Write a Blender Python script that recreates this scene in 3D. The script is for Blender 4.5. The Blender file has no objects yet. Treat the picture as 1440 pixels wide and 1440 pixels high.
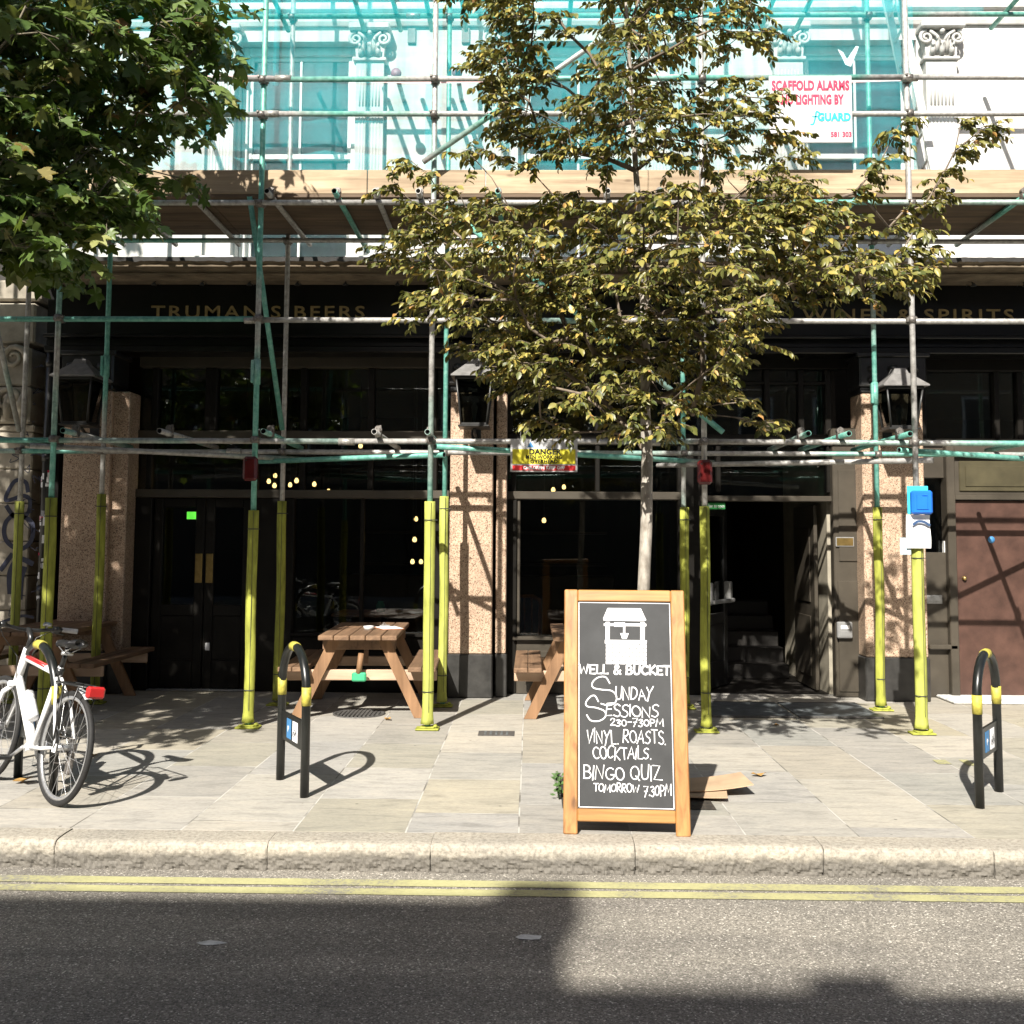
import bpy, math, random
import numpy as np
from mathutils import Vector, Matrix, Euler

SC = bpy.context.scene
COL = SC.collection
rnd = random.Random(11)
R = math.radians

# ---------------------------------------------------------------- camera
EYE = 1.6
PITCH, YAW, ROLL = R(4.32), R(1.04), 0.0058
FPX, CXP, CYP = 1442.0, 720.0, 651.0
_f = Vector((-math.sin(YAW)*math.cos(PITCH), math.cos(YAW)*math.cos(PITCH), math.sin(PITCH)))
_r = Vector((math.cos(YAW), math.sin(YAW), 0))
_u = _r.cross(_f)
_r2 = _r*math.cos(ROLL) + _u*math.sin(ROLL)
_u2 = _u*math.cos(ROLL) - _r*math.sin(ROLL)
cam_d = bpy.data.cameras.new("camera")
cam = bpy.data.objects.new("camera", cam_d)
COL.objects.link(cam)
cam.matrix_world = Matrix(((_r2.x, _u2.x, -_f.x, 0), (_r2.y, _u2.y, -_f.y, 0), (_r2.z, _u2.z, -_f.z, EYE), (0, 0, 0, 1)))
cam_d.sensor_width = 36.0
cam_d.lens = 36.0*FPX/1440.0
cam_d.shift_y = (CYP-720.0)/1440.0
cam_d.clip_start = 0.05
cam_d.clip_end = 2000.0
SC.camera = cam

# ---------------------------------------------------------------- world, sun, exposure
SUN_TO = Vector((-0.30, -1.0, 0.85)).normalized()
w = bpy.data.worlds.new("World"); SC.world = w; w.use_nodes = True
nt = w.node_tree
sky = nt.nodes.new('ShaderNodeTexSky'); sky.sky_type = 'NISHITA'; sky.sun_disc = False; sky.air_density = 0.6; sky.dust_density = 2.5; sky.ozone_density = 0.0
sky.sun_elevation = math.asin(SUN_TO.z); sky.sun_rotation = math.atan2(SUN_TO.x, SUN_TO.y)
bg = nt.nodes.get('Background') or nt.nodes.new('ShaderNodeBackground')
nt.links.new(sky.outputs[0], bg.inputs[0]); bg.inputs[1].default_value = 0.062
sun_d = bpy.data.lights.new("sun", 'SUN'); sun_d.energy = 5.0; sun_d.angle = R(0.53); sun_d.color = (1.0, 0.95, 0.87)
sun = bpy.data.objects.new("sun", sun_d); COL.objects.link(sun)
sun.rotation_euler = SUN_TO.to_track_quat('Z', 'Y').to_euler(); sun.location = SUN_TO*40
SC.view_settings.view_transform = 'Standard'; SC.view_settings.look = 'None'
SC.view_settings.exposure = 1.12; SC.view_settings.gamma = 1.0
SC.render.engine = 'CYCLES'
SC.cycles.transparent_max_bounces = 24
SC.cycles.max_bounces = 8

# ---------------------------------------------------------------- helpers
def ray(x, y):
    return _r2*((x-CXP)/FPX) + _u2*((CYP-y)/FPX) + _f
def P(x, y, Y):
    """point of the place at street depth Y metres seen at photograph position x, y"""
    d = ray(x, y); return Vector((0, 0, EYE)) + d*(Y/d.y)
def G(x, y, z=0.0):
    d = ray(x, y); return Vector((0, 0, EYE)) + d*((z-EYE)/d.z)

class MB:
    """collects faces of one mesh"""
    def __init__(s): s.v = []; s.f = []; s.m = []; s.sm = []
    def add(s, vs, fs, mi=0, smooth=False):
        o = len(s.v); s.v += [tuple(p) for p in vs]
        for f in fs: s.f.append(tuple(i+o for i in f)); s.m.append(mi); s.sm.append(smooth)
        return s
    def box(s, x0, y0, z0, x1, y1, z1, mi=0, M=None):
        vs = [Vector(p) for p in ((x0,y0,z0),(x1,y0,z0),(x1,y1,z0),(x0,y1,z0),(x0,y0,z1),(x1,y0,z1),(x1,y1,z1),(x0,y1,z1))]
        if M is not None: vs = [M @ p for p in vs]
        return s.add(vs, [(0,3,2,1),(4,5,6,7),(0,1,5,4),(1,2,6,5),(2,3,7,6),(3,0,4,7)], mi)
    def bbox(s, x0, y0, z0, x1, y1, z1, b=0.006, mi=0, M=None):
        """box with chamfered edges"""
        b = min(b, (x1-x0)*.45, (y1-y0)*.45, (z1-z0)*.45)
        vs = []; 
        X = (x0, x1); Yv = (y0, y1); Z = (z0, z1); idx = {}
        for i in (0,1):
            for j in (0,1):
                for k in (0,1):
                    sx, sy, sz = (1 if i == 0 else -1), (1 if j == 0 else -1), (1 if k == 0 else -1)
                    for a in range(3):
                        p = [X[i]+(0 if a == 0 else sx*b), Yv[j]+(0 if a == 1 else sy*b), Z[k]+(0 if a == 2 else sz*b)]
                        idx[(i,j,k,a)] = len(vs); vs.append(Vector(p))
        fs = []
        def q(*c): fs.append(tuple(idx[t] for t in c))
        q((0,0,0,0),(0,0,1,0),(0,1,1,0),(0,1,0,0)); q((1,0,0,0),(1,1,0,0),(1,1,1,0),(1,0,1,0))
        q((0,0,0,1),(1,0,0,1),(1,0,1,1),(0,0,1,1)); q((0,1,0,1),(0,1,1,1),(1,1,1,1),(1,1,0,1))
        q((0,0,0,2),(0,1,0,2),(1,1,0,2),(1,0,0,2)); q((0,0,1,2),(1,0,1,2),(1,1,1,2),(0,1,1,2))
        for i in (0,1):
            for j in (0,1): q((i,j,0,0),(i,j,1,0),(i,j,1,1),(i,j,0,1))
            for k in (0,1): q((i,0,k,0),(i,1,k,0),(i,1,k,2),(i,0,k,2))
        for j in (0,1):
            for k in (0,1): q((0,j,k,1),(1,j,k,1),(1,j,k,2),(0,j,k,2))
        for i in (0,1):
            for j in (0,1):
                for k in (0,1): q((i,j,k,0),(i,j,k,1),(i,j,k,2))
        if M is not None: vs = [M @ p for p in vs]
        return s.add(vs, fs, mi)
    def tube(s, pts, rad, n=10, mi=0, caps=True, smooth=True):
        """round bar along a polyline; rad may be a list"""
        pts = [Vector(p) for p in pts]
        m = len(pts); rs = rad if isinstance(rad, (list, tuple)) else [rad]*m
        vs = []; fs = []
        prev = None
        for i, p in enumerate(pts):
            if i == 0: t = pts[1]-p
            elif i == m-1: t = p-pts[i-1]
            else: t = (pts[i+1]-p).normalized() + (p-pts[i-1]).normalized()
            t.normalize()
            if prev is None:
                a = Vector((0,0,1)) if abs(t.z) < .9 else Vector((1,0,0))
                u = t.cross(a).normalized()
            else:
                u = (prev - t*prev.dot(t))
                if u.length < 1e-6: u = t.orthogonal()
                u.normalize()
            prev = u; v = t.cross(u)
            for k in range(n):
                a = 2*math.pi*k/n
                vs.append(p + (u*math.cos(a)+v*math.sin(a))*rs[i])
        for i in range(m-1):
            for k in range(n):
                fs.append((i*n+k, i*n+(k+1)%n, (i+1)*n+(k+1)%n, (i+1)*n+k))
        s.add(vs, fs, mi, smooth)
        if caps:
            o = len(s.v)-len(vs)
            s.f.append(tuple(o+k for k in range(n-1,-1,-1))); s.m.append(mi); s.sm.append(False)
            s.f.append(tuple(o+(m-1)*n+k for k in range(n))); s.m.append(mi); s.sm.append(False)
        return s
    def pipe(s, a, b, ro, ri, n=14, mi=0, mi_in=0):
        """open hollow tube with wall thickness"""
        a = Vector(a); b = Vector(b); t = (b-a).normalized()
        u = t.orthogonal().normalized(); v = t.cross(u); vs = []
        for p, r in ((a,ro),(b,ro),(b,ri),(a,ri)):
            for k in range(n):
                an = 2*math.pi*k/n; vs.append(p+(u*math.cos(an)+v*math.sin(an))*r)
        o = len(s.v); s.v += [tuple(p) for p in vs]
        for j in range(4):
            for k in range(n):
                s.f.append((o+j*n+k, o+j*n+(k+1)%n, o+((j+1)%4)*n+(k+1)%n, o+((j+1)%4)*n+k))
                s.m.append(mi_in if j == 2 else mi); s.sm.append(j in (0,2))
        return s
    def lathe(s, prof, c=(0,0,0), n=16, mi=0, M=None, smooth=True):
        vs = []; fs = []; m = len(prof)
        for (r, z) in prof:
            for k in range(n):
                a = 2*math.pi*k/n; p = Vector((c[0]+r*math.cos(a), c[1]+r*math.sin(a), c[2]+z))
                vs.append(M @ p if M is not None else p)
        for i in range(m-1):
            for k in range(n): fs.append((i*n+k, i*n+(k+1)%n, (i+1)*n+(k+1)%n, (i+1)*n+k))
        return s.add(vs, fs, mi, smooth)
    def prism(s, poly, y0, y1, mi=0, M=None):
        """polygon in the x,z plane given thickness along y"""
        n = len(poly)
        vs = [Vector((x, y0, z)) for x, z in poly] + [Vector((x, y1, z)) for x, z in poly]
        if M is not None: vs = [M @ p for p in vs]
        fs = [tuple(range(n)), tuple(range(2*n-1, n-1, -1))] + [(i, n+i, n+(i+1)%n, (i+1)%n) for i in range(n)]
        return s.add(vs, fs, mi)
    def build(s, name, mats, parent=None):
        me = bpy.data.meshes.new(name)
        me.from_pydata(s.v, [], s.f)
        if not isinstance(mats, (list, tuple)): mats = [mats]
        for m in mats: me.materials.append(m)
        me.polygons.foreach_set('material_index', s.m)
        me.polygons.foreach_set('use_smooth', s.sm)
        me.update()
        o = bpy.data.objects.new(name, me); COL.objects.link(o)
        if parent is not None: o.parent = parent
        return o

def tag(o, label=None, cat=None, group=None, kind=None):
    if label: o['label'] = label
    if cat: o['category'] = cat
    if group: o['group'] = group
    if kind: o['kind'] = kind
    return o
def thing(name, label, cat, loc=(0,0,0), rz=0.0, group=None):
    o = bpy.data.objects.new(name, None); COL.objects.link(o)
    o.location = loc; o.rotation_euler = (0,0,rz); o.empty_display_size = .1
    return tag(o, label, cat, group)
def copy_tree(o, parent=None, loc=None, rz=None):
    c = o.copy(); COL.objects.link(c); c.parent = parent
    if loc is not None: c.location = loc
    if rz is not None: c.rotation_euler = (0,0,rz)
    for ch in [x for x in bpy.data.objects if x.parent == o]: copy_tree(ch, c)
    return c
def struct(name, mb, mats):
    o = mb.build(name, mats); o['kind'] = 'structure'; return o

def text_mb(txt, size, mat, name, parent, M, extrude=0.002, align='LEFT', space=1.0, width=None, bold=0.0):
    cu = bpy.data.curves.new('lettering_outline', 'FONT'); cu.body = txt; cu.size = size; cu.extrude = extrude
    cu.align_x = align; cu.space_character = space; cu.offset = bold; cu.resolution_u = 3
    t = bpy.data.objects.new('lettering_outline', cu); COL.objects.link(t)
    dg = bpy.context.evaluated_depsgraph_get()
    me = bpy.data.meshes.new_from_object(t.evaluated_get(dg))
    bpy.data.objects.remove(t); bpy.data.curves.remove(cu)
    xs = [v.co.x for v in me.vertices]
    sx = 1.0
    if width and xs: sx = width/(max(xs)-min(xs))
    x0 = min(xs) if align == 'LEFT' else (min(xs)+max(xs))/2
    for v in me.vertices: v.co.x = (v.co.x-x0)*sx
    me.transform(M)
    me.materials.clear(); me.materials.append(mat)
    o = bpy.data.objects.new(name, me); COL.objects.link(o)
    if parent is not None: o.parent = parent
    return o
# lettering standing on a facade facing the street: local x -> world x, local y -> world z, facing -y
def face_street(x, y, z):
    return Matrix(((1,0,0,x),(0,0,-1,y),(0,1,0,z),(0,0,0,1)))

# ---------------------------------------------------------------- materials
def new_mat(name):
    m = bpy.data.materials.new(name); m.use_nodes = True
    nt = m.node_tree; b = nt.nodes['Principled BSDF']
    return m, nt, b
def N(nt, t, **k):
    n = nt.nodes.new(t)
    for a, v in k.items():
        if hasattr(n, a): setattr(n, a, v)
        else: n.inputs[a.replace('_', ' ')].default_value = v
    return n
def rgba(c): return (c[0], c[1], c[2], 1.0)
def ramp(nt, src, stops, interp='LINEAR'):
    r = nt.nodes.new('ShaderNodeValToRGB'); r.color_ramp.interpolation = interp
    els = r.color_ramp.elements
    while len(els) < len(stops): els.new(0.5)
    for e, (p, c) in zip(els, stops): e.position = p; e.color = rgba(c) if len(c) == 3 else c
    nt.links.new(src, r.inputs[0]); return r
def mixc(nt, fac, a, b, typ='MIX'):
    m = nt.nodes.new('ShaderNodeMix'); m.data_type = 'RGBA'; m.blend_type = typ
    for sock, v in ((m.inputs[0], fac), (m.inputs[6], a), (m.inputs[7], b)):
        if hasattr(v, 'is_output'): nt.links.new(v, sock)
        elif isinstance(v, (int, float)): sock.default_value = v
        else: sock.default_value = rgba(v)
    return m.outputs[2]
def coords(nt, kind='Object', scale=(1,1,1), rot=(0,0,0)):
    tc = nt.nodes.new('ShaderNodeTexCoord'); mp = nt.nodes.new('ShaderNodeMapping')
    mp.inputs['Scale'].default_value = scale; mp.inputs['Rotation'].default_value = rot
    nt.links.new(tc.outputs[kind], mp.inputs[0]); return mp.outputs[0]
def noise(nt, vec, scale=5, detail=4, rough=.55, dist=0):
    n = nt.nodes.new('ShaderNodeTexNoise'); n.inputs['Scale'].default_value = scale; n.inputs['Detail'].default_value = detail
    n.inputs['Roughness'].default_value = rough; n.inputs['Distortion'].default_value = dist
    nt.links.new(vec, n.inputs['Vector']); return n
def bump(nt, b, h, strength=.3, dist=.01):
    bp = nt.nodes.new('ShaderNodeBump'); bp.inputs['Strength'].default_value = strength; bp.inputs['Distance'].default_value = dist
    nt.links.new(h, bp.inputs['Height']); nt.links.new(bp.outputs[0], b.inputs['Normal']); return bp

def simple(name, col, rough=.6, var=.25, scale=8, metal=0.0, bumps=0.0, spec=.5, stretch=(1,1,1)):
    """one colour, worn unevenly"""
    m, nt, b = new_mat(name)
    v = coords(nt, 'Object', stretch)
    n = noise(nt, v, scale, 5, .6)
    lo = [c*(1-var) for c in col]; hi = [min(1, c*(1+var)) for c in col]
    r = ramp(nt, n.outputs[0], [(.3, lo), (.7, hi)])
    nt.links.new(r.outputs[0], b.inputs['Base Color'])
    b.inputs['Roughness'].default_value = rough; b.inputs['Metallic'].default_value = metal
    b.inputs['Specular IOR Level'].default_value = spec
    if bumps: bump(nt, b, n.outputs[0], bumps, .005)
    return m

def m_asphalt():
    m, nt, b = new_mat('asphalt')
    v = coords(nt)
    vo = N(nt, 'ShaderNodeTexVoronoi', feature='F1'); vo.inputs['Scale'].default_value = 150; nt.links.new(v, vo.inputs['Vector'])
    sep = N(nt, 'ShaderNodeSeparateColor'); nt.links.new(vo.outputs['Color'], sep.inputs[0])
    st = ramp(nt, sep.outputs[0], [(0, (.115,.106,.091)), (.45, (.21,.195,.168)), (.88, (.31,.289,.25)), (.96, (.44,.41,.36)), (1, (.75,.71,.63))])
    big = noise(nt, v, .9, 6, .65); bigr = ramp(nt, big.outputs[0], [(.3, (.78,.78,.78)), (.72, (1.15,1.13,1.1))])
    c = mixc(nt, 1.0, st.outputs[0], bigr.outputs[0], 'MULTIPLY')
    v2 = coords(nt, 'Object', (.35, 2.2, 1)); pat = noise(nt, v2, 1.3, 3, .5)
    pr = ramp(nt, pat.outputs[0], [(.36, (.74,.74,.75)), (.6, (1.06,1.06,1.05))])
    c = mixc(nt, 1.0, c, pr.outputs[0], 'MULTIPLY')
    nt.links.new(c, b.inputs['Base Color']); b.inputs['Roughness'].default_value = .88
    bump(nt, b, vo.outputs['Distance'], .55, .006)
    return m
def m_paving():
    m, nt, b = new_mat('york_stone_paving')
    v = coords(nt, 'Object', (1,1,1), (0,0,R(90)))
    mp = nt.nodes.new('ShaderNodeMapping'); mp.inputs['Location'].default_value = (.13, .05, 0); nt.links.new(v, mp.inputs[0])
    wob = noise(nt, v, 1.3, 2, .5)
    wv = mixc(nt, .012, mp.outputs[0], wob.outputs['Color'], 'ADD')
    def brick(off, freq):
        br = nt.nodes.new('ShaderNodeTexBrick'); br.offset = off; br.offset_frequency = freq; br.squash = 1.35; br.squash_frequency = 3
        br.inputs['Color1'].default_value = (0,0,0,1); br.inputs['Color2'].default_value = (1,1,1,1); br.inputs['Mortar'].default_value = (.5,.5,.5,1)
        br.inputs['Scale'].default_value = 1.0; br.inputs['Brick Width'].default_value = .86; br.inputs['Row Height'].default_value = .62
        br.inputs['Mortar Size'].default_value = .0055; br.inputs['Mortar Smooth'].default_value = .3
        nt.links.new(wv, br.inputs['Vector']); return br
    br = brick(.37, 2)
    sl = ramp(nt, br.outputs['Color'], [(0, (.36,.325,.255)), (.18, (.29,.277,.25)), (.36, (.33,.32,.30)), (.54, (.40,.37,.315)), (.7, (.27,.273,.262)), (.86, (.345,.315,.24)), (1, (.37,.355,.325))])
    vs = coords(nt, 'Object', (1.1, 4.2, 1)); stn = noise(nt, vs, 3.0, 7, .68, .6)
    sr = ramp(nt, stn.outputs[0], [(.22, (.58,.58,.57)), (.48, (1,1,1)), (.78, (1.24,1.21,1.16))])
    c = mixc(nt, 1.0, sl.outputs[0], sr.outputs[0], 'MULTIPLY')
    fn = noise(nt, coords(nt, 'Object', (1,2.2,1)), 26, 8, .75); fr_ = ramp(nt, fn.outputs[0], [(.28, (.74,.73,.71)), (.5, (1,1,1)), (.72, (1.16,1.15,1.13))])
    c = mixc(nt, 1.0, c, fr_.outputs[0], 'MULTIPLY')
    b2 = noise(nt, coords(nt), .55, 5, .6); b2r = ramp(nt, b2.outputs[0], [(.3, (.84,.85,.86)), (.7, (1.08,1.06,1.03))])
    c = mixc(nt, 1.0, c, b2r.outputs[0], 'MULTIPLY')
    sp = N(nt, 'ShaderNodeTexVoronoi', feature='F1'); sp.inputs['Scale'].default_value = 5.5; nt.links.new(coords(nt), sp.inputs['Vector'])
    spr = ramp(nt, sp.outputs['Distance'], [(.045, (.45,.45,.45)), (.065, (1,1,1))])
    gum = N(nt, 'ShaderNodeSeparateColor'); nt.links.new(sp.outputs['Color'], gum.inputs[0])
    gm = ramp(nt, gum.outputs[1], [(.60, (0,0,0)), (.61, (1,1,1))])
    c2 = mixc(nt, 1.0, c, spr.outputs[0], 'MULTIPLY'); c = mixc(nt, gm.outputs[0], c, c2)
    mortar = ramp(nt, noise(nt, coords(nt), 3, 3).outputs[0], [(.38, (.15,.14,.12)), (.55, (.46,.44,.40))])
    c = mixc(nt, br.outputs['Fac'], c, mortar.outputs[0])
    nt.links.new(c, b.inputs['Base Color']); b.inputs['Roughness'].default_value = .8
    inv = N(nt, 'ShaderNodeMath', operation='SUBTRACT'); inv.inputs[0].default_value = 1.0; nt.links.new(br.outputs['Fac'], inv.inputs[1])
    ad = N(nt, 'ShaderNodeMath', operation='MULTIPLY_ADD'); nt.links.new(stn.outputs[0], ad.inputs[0]); ad.inputs[1].default_value = .35; nt.links.new(inv.outputs[0], ad.inputs[2])
    bump(nt, b, ad.outputs[0], .5, .006)
    return m
def m_kerb():
    m, nt, b = new_mat('kerb_granite')
    v = coords(nt)
    n = noise(nt, v, 45, 5, .7); r = ramp(nt, n.outputs[0], [(.3, (.19,.172,.145)), (.5, (.34,.312,.262)), (.75, (.46,.428,.37))])
    g = noise(nt, v, 1.6, 4, .6); gr = ramp(nt, g.outputs[0], [(.3, (.8,.8,.8)), (.7, (1.1,1.08,1.04))])
    c = mixc(nt, 1.0, r.outputs[0], gr.outputs[0], 'MULTIPLY')
    # road dirt on the lower half of each stone
    sx = N(nt, 'ShaderNodeSeparateXYZ'); nt.links.new(v, sx.inputs[0])
    ma = N(nt, 'ShaderNodeMath', operation='MULTIPLY_ADD'); nt.links.new(noise(nt, v, 14, 4).outputs[0], ma.inputs[0]); ma.inputs[1].default_value = .09; nt.links.new(sx.outputs[2], ma.inputs[2])
    dr = ramp(nt, ma.outputs[0], [(.0, (1,1,1)), (1, (0,0,0))]); dr.color_ramp.elements[0].position = 0.0
    mr = N(nt, 'ShaderNodeMapRange'); nt.links.new(ma.outputs[0], mr.inputs[0]); mr.inputs[1].default_value = -.035; mr.inputs[2].default_value = .0; mr.inputs[3].default_value = 1; mr.inputs[4].default_value = 0
    c = mixc(nt, mr.outputs[0], c, mixc(nt, .8, c, (.10,.092,.08)))
    nt.links.new(c, b.inputs['Base Color']); b.inputs['Roughness'].default_value = .85
    bump(nt, b, n.outputs[0], .7, .008)
    return m
def m_yellow_line():
    m, nt, b = new_mat('road_paint_yellow')
    v = coords(nt); n = noise(nt, v, 60, 4, .7); g = noise(nt, v, 2.5, 4, .6)
    ad = N(nt, 'ShaderNodeMath', operation='ADD'); nt.links.new(n.outputs[0], ad.inputs[0]); nt.links.new(g.outputs[0], ad.inputs[1])
    r = ramp(nt, ad.outputs[0], [(.37, (.20,.19,.16)), (.46, (.33,.315,.16)), (.58, (.40,.385,.19)), (.8, (.46,.445,.26))])
    # ramp input spans 0..2 : halve it
    h = N(nt, 'ShaderNodeMath', operation='MULTIPLY'); nt.links.new(ad.outputs[0], h.inputs[0]); h.inputs[1].default_value = .5
    nt.links.new(h.outputs[0], r.inputs[0])
    nt.links.new(r.outputs[0], b.inputs['Base Color']); b.inputs['Roughness'].default_value = .75
    bump(nt, b, n.outputs[0], .4, .004); return m
def m_granite():
    m, nt, b = new_mat('pink_granite')
    v = coords(nt)
    vo = N(nt, 'ShaderNodeTexVoronoi', feature='F1'); vo.inputs['Scale'].default_value = 125; nt.links.new(v, vo.inputs['Vector'])
    s = N(nt, 'ShaderNodeSeparateColor'); nt.links.new(vo.outputs['Color'], s.inputs[0])
    r = ramp(nt, s.outputs[0], [(0, (.13,.088,.06)), (.12, (.30,.20,.14)), (.32, (.43,.315,.23)), (.66, (.52,.405,.30)), (1, (.62,.51,.40))], 'CONSTANT')
    n = noise(nt, v, 2.2, 4); nr = ramp(nt, n.outputs[0], [(.3, (.8,.78,.76)), (.7, (1.08,1.05,1.02))])
    c = mixc(nt, 1.0, r.outputs[0], nr.outputs[0], 'MULTIPLY')
    nt.links.new(c, b.inputs['Base Color']); b.inputs['Roughness'].default_value = .35; return m
def m_tube(name, f0, f1):
    """galvanised scaffold tube with remains of teal paint"""
    m, nt, b = new_mat(name)
    v = coords(nt, 'Generated', (1.2,1.2,1.2)); vo = coords(nt, 'Object', (1,1,1))
    oi = nt.nodes.new('ShaderNodeObjectInfo')
    mul = N(nt, 'ShaderNodeMath', operation='MULTIPLY'); nt.links.new(oi.outputs['Random'], mul.inputs[0]); mul.inputs[1].default_value = 40
    ve = N(nt, 'ShaderNodeVectorMath', operation='ADD'); nt.links.new(vo, ve.inputs[0]); cb = nt.nodes.new('ShaderNodeCombineXYZ')
    for i in range(3): nt.links.new(mul.outputs[0], cb.inputs[i])
    nt.links.new(cb.outputs[0], ve.inputs[1])
    n = noise(nt, ve.outputs[0], .75, 3, .45)
    fac = ramp(nt, n.outputs[0], [(f0, (0,0,0)), (f1, (1,1,1))])
    g = noise(nt, ve.outputs[0], 22, 5, .65)
    grey = ramp(nt, g.outputs[0], [(.28, (.20,.19,.175)), (.5, (.36,.35,.33)), (.72, (.50,.49,.465))])
    teal = ramp(nt, g.outputs[0], [(.28, (.075,.235,.19)), (.5, (.13,.37,.30)), (.72, (.25,.48,.41))])
    c = mixc(nt, fac.outputs[0], grey.outputs[0], teal.outputs[0])
    rs = noise(nt, ve.outputs[0], 6, 5, .7); rr = ramp(nt, rs.outputs[0], [(.66, (0,0,0)), (.74, (1,1,1))])
    c = mixc(nt, rr.outputs[0], c, (.16,.11,.075))
    nt.links.new(c, b.inputs['Base Color']); b.inputs['Roughness'].default_value = .5; b.inputs['Metallic'].default_value = .25
    return m
def m_wood(name, dark, light, axis='Y', scale=1.0, rough=.65):
    m, nt, b = new_mat(name)
    st = {'X': (.8, 14, 14), 'Y': (14, .8, 14), 'Z': (14, 14, .8)}[axis]
    v = coords(nt, 'Object', tuple(s*scale for s in st))
    oi = nt.nodes.new('ShaderNodeObjectInfo')
    n = noise(nt, v, 1.0, 6, .62, .8)
    r = ramp(nt, n.outputs[0], [(.25, dark), (.5, [(a+c)/2 for a, c in zip(dark, light)]), (.75, light)])
    k = noise(nt, coords(nt), 2.4, 3); kr = ramp(nt, k.outputs[0], [(.3, (.78,.76,.74)), (.7, (1.12,1.1,1.06))])
    c = mixc(nt, 1.0, r.outputs[0], kr.outputs[0], 'MULTIPLY')
    kn = N(nt, 'ShaderNodeTexVoronoi', feature='F1'); kn.inputs['Scale'].default_value = 2.3
    nt.links.new(coords(nt, 'Object', {'X': (1,2.5,2.5), 'Y': (2.5,1,2.5), 'Z': (2.5,2.5,1)}[axis]), kn.inputs['Vector'])
    kk = ramp(nt, kn.outputs['Distance'], [(.05, (.35,.3,.25)), (.12, (1,1,1))])
    c = mixc(nt, .8, c, mixc(nt, 1.0, c, kk.outputs[0], 'MULTIPLY'))
    nt.links.new(c, b.inputs['Base Color']); b.inputs['Roughness'].default_value = rough
    bump(nt, b, n.outputs[0], .25, .004); return m
def m_stone_wall():
    m, nt, b = new_mat('painted_stone')
    v = coords(nt); n = noise(nt, v, 1.5, 8, .66); r = ramp(nt, n.outputs[0], [(.25, (.42,.41,.385)), (.45, (.57,.56,.535)), (.7, (.66,.65,.63))])
    v2 = coords(nt, 'Object', (6, 6, .5)); s = noise(nt, v2, 1.4, 5, .6); sr = ramp(nt, s.outputs[0], [(.28, (.80,.79,.76)), (.5, (1,1,1))])
    c = mixc(nt, 1.0, r.outputs[0], sr.outputs[0], 'MULTIPLY')
    nt.links.new(c, b.inputs['Base Color']); b.inputs['Roughness'].default_value = .85
    bump(nt, b, noise(nt, v, 30, 5, .7).outputs[0], .15, .006); return m
def m_glass(name, tint=(.75,.8,.78), body=.0, rough=.02):
    """window pane: mirror-like at a fresnel amount, otherwise see-through"""
    m = bpy.data.materials.new(name); m.use_nodes = True; nt = m.node_tree; nt.nodes.clear()
    out = nt.nodes.new('ShaderNodeOutputMaterial'); tr = nt.nodes.new('ShaderNodeBsdfTransparent'); tr.inputs[0].default_value = rgba(tint)
    gl = nt.nodes.new('ShaderNodeBsdfGlossy'); gl.inputs['Roughness'].default_value = rough
    wv = coords(nt); nz = noise(nt, wv, .8, 2); bp = nt.nodes.new('ShaderNodeBump'); bp.inputs['Strength'].default_value = .03; bp.inputs['Distance'].default_value = .05
    nt.links.new(nz.outputs[0], bp.inputs['Height']); nt.links.new(bp.outputs[0], gl.inputs['Normal'])
    fr = nt.nodes.new('ShaderNodeFresnel'); fr.inputs['IOR'].default_value = 1.62
    mx = nt.nodes.new('ShaderNodeMixShader'); nt.links.new(fr.outputs[0], mx.inputs[0]); nt.links.new(tr.outputs[0], mx.inputs[1]); nt.links.new(gl.outputs[0], mx.inputs[2])
    nt.links.new(mx.outputs[0], out.inputs[0]); return m
def m_net():
    m = bpy.data.materials.new('debris_net'); m.use_nodes = True; nt = m.node_tree; nt.nodes.clear()
    out = nt.nodes.new('ShaderNodeOutputMaterial'); tr = nt.nodes.new('ShaderNodeBsdfTransparent')
    di = nt.nodes.new('ShaderNodeBsdfDiffuse'); tl = nt.nodes.new('ShaderNodeBsdfTranslucent')
    v = coords(nt, 'Object', (.25, 1, 9)); n = noise(nt, v, 1.6, 6, .65, .3)
    col = ramp(nt, n.outputs[0], [(.3, (.01,.54,.62)), (.6, (.04,.68,.76)), (.8, (.22,.80,.84))])
    for s in (di, tl): nt.links.new(col.outputs[0], s.inputs[0])
    m1 = nt.nodes.new('ShaderNodeMixShader'); m1.inputs[0].default_value = .45; nt.links.new(di.outputs[0], m1.inputs[1]); nt.links.new(tl.outputs[0], m1.inputs[2])
    n2 = noise(nt, coords(nt, 'Object', (5,1,.22)), 1.2, 4, .6, .4); av = N(nt, 'ShaderNodeMath', operation='MULTIPLY_ADD'); nt.links.new(n2.outputs[0], av.inputs[0]); av.inputs[1].default_value = .55; av2 = N(nt, 'ShaderNodeMath', operation='MULTIPLY'); nt.links.new(n.outputs[0], av2.inputs[0]); av2.inputs[1].default_value = .5; nt.links.new(av2.outputs[0], av.inputs[2])
    a = ramp(nt, av.outputs[0], [(.38, (.10,)*3), (.68, (.32,)*3)])
    mx = nt.nodes.new('ShaderNodeMixShader'); nt.links.new(a.outputs[0], mx.inputs[0]); nt.links.new(tr.outputs[0], mx.inputs[1]); nt.links.new(m1.outputs[0], mx.inputs[2])
    nt.links.new(mx.outputs[0], out.inputs[0]); return m
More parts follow.
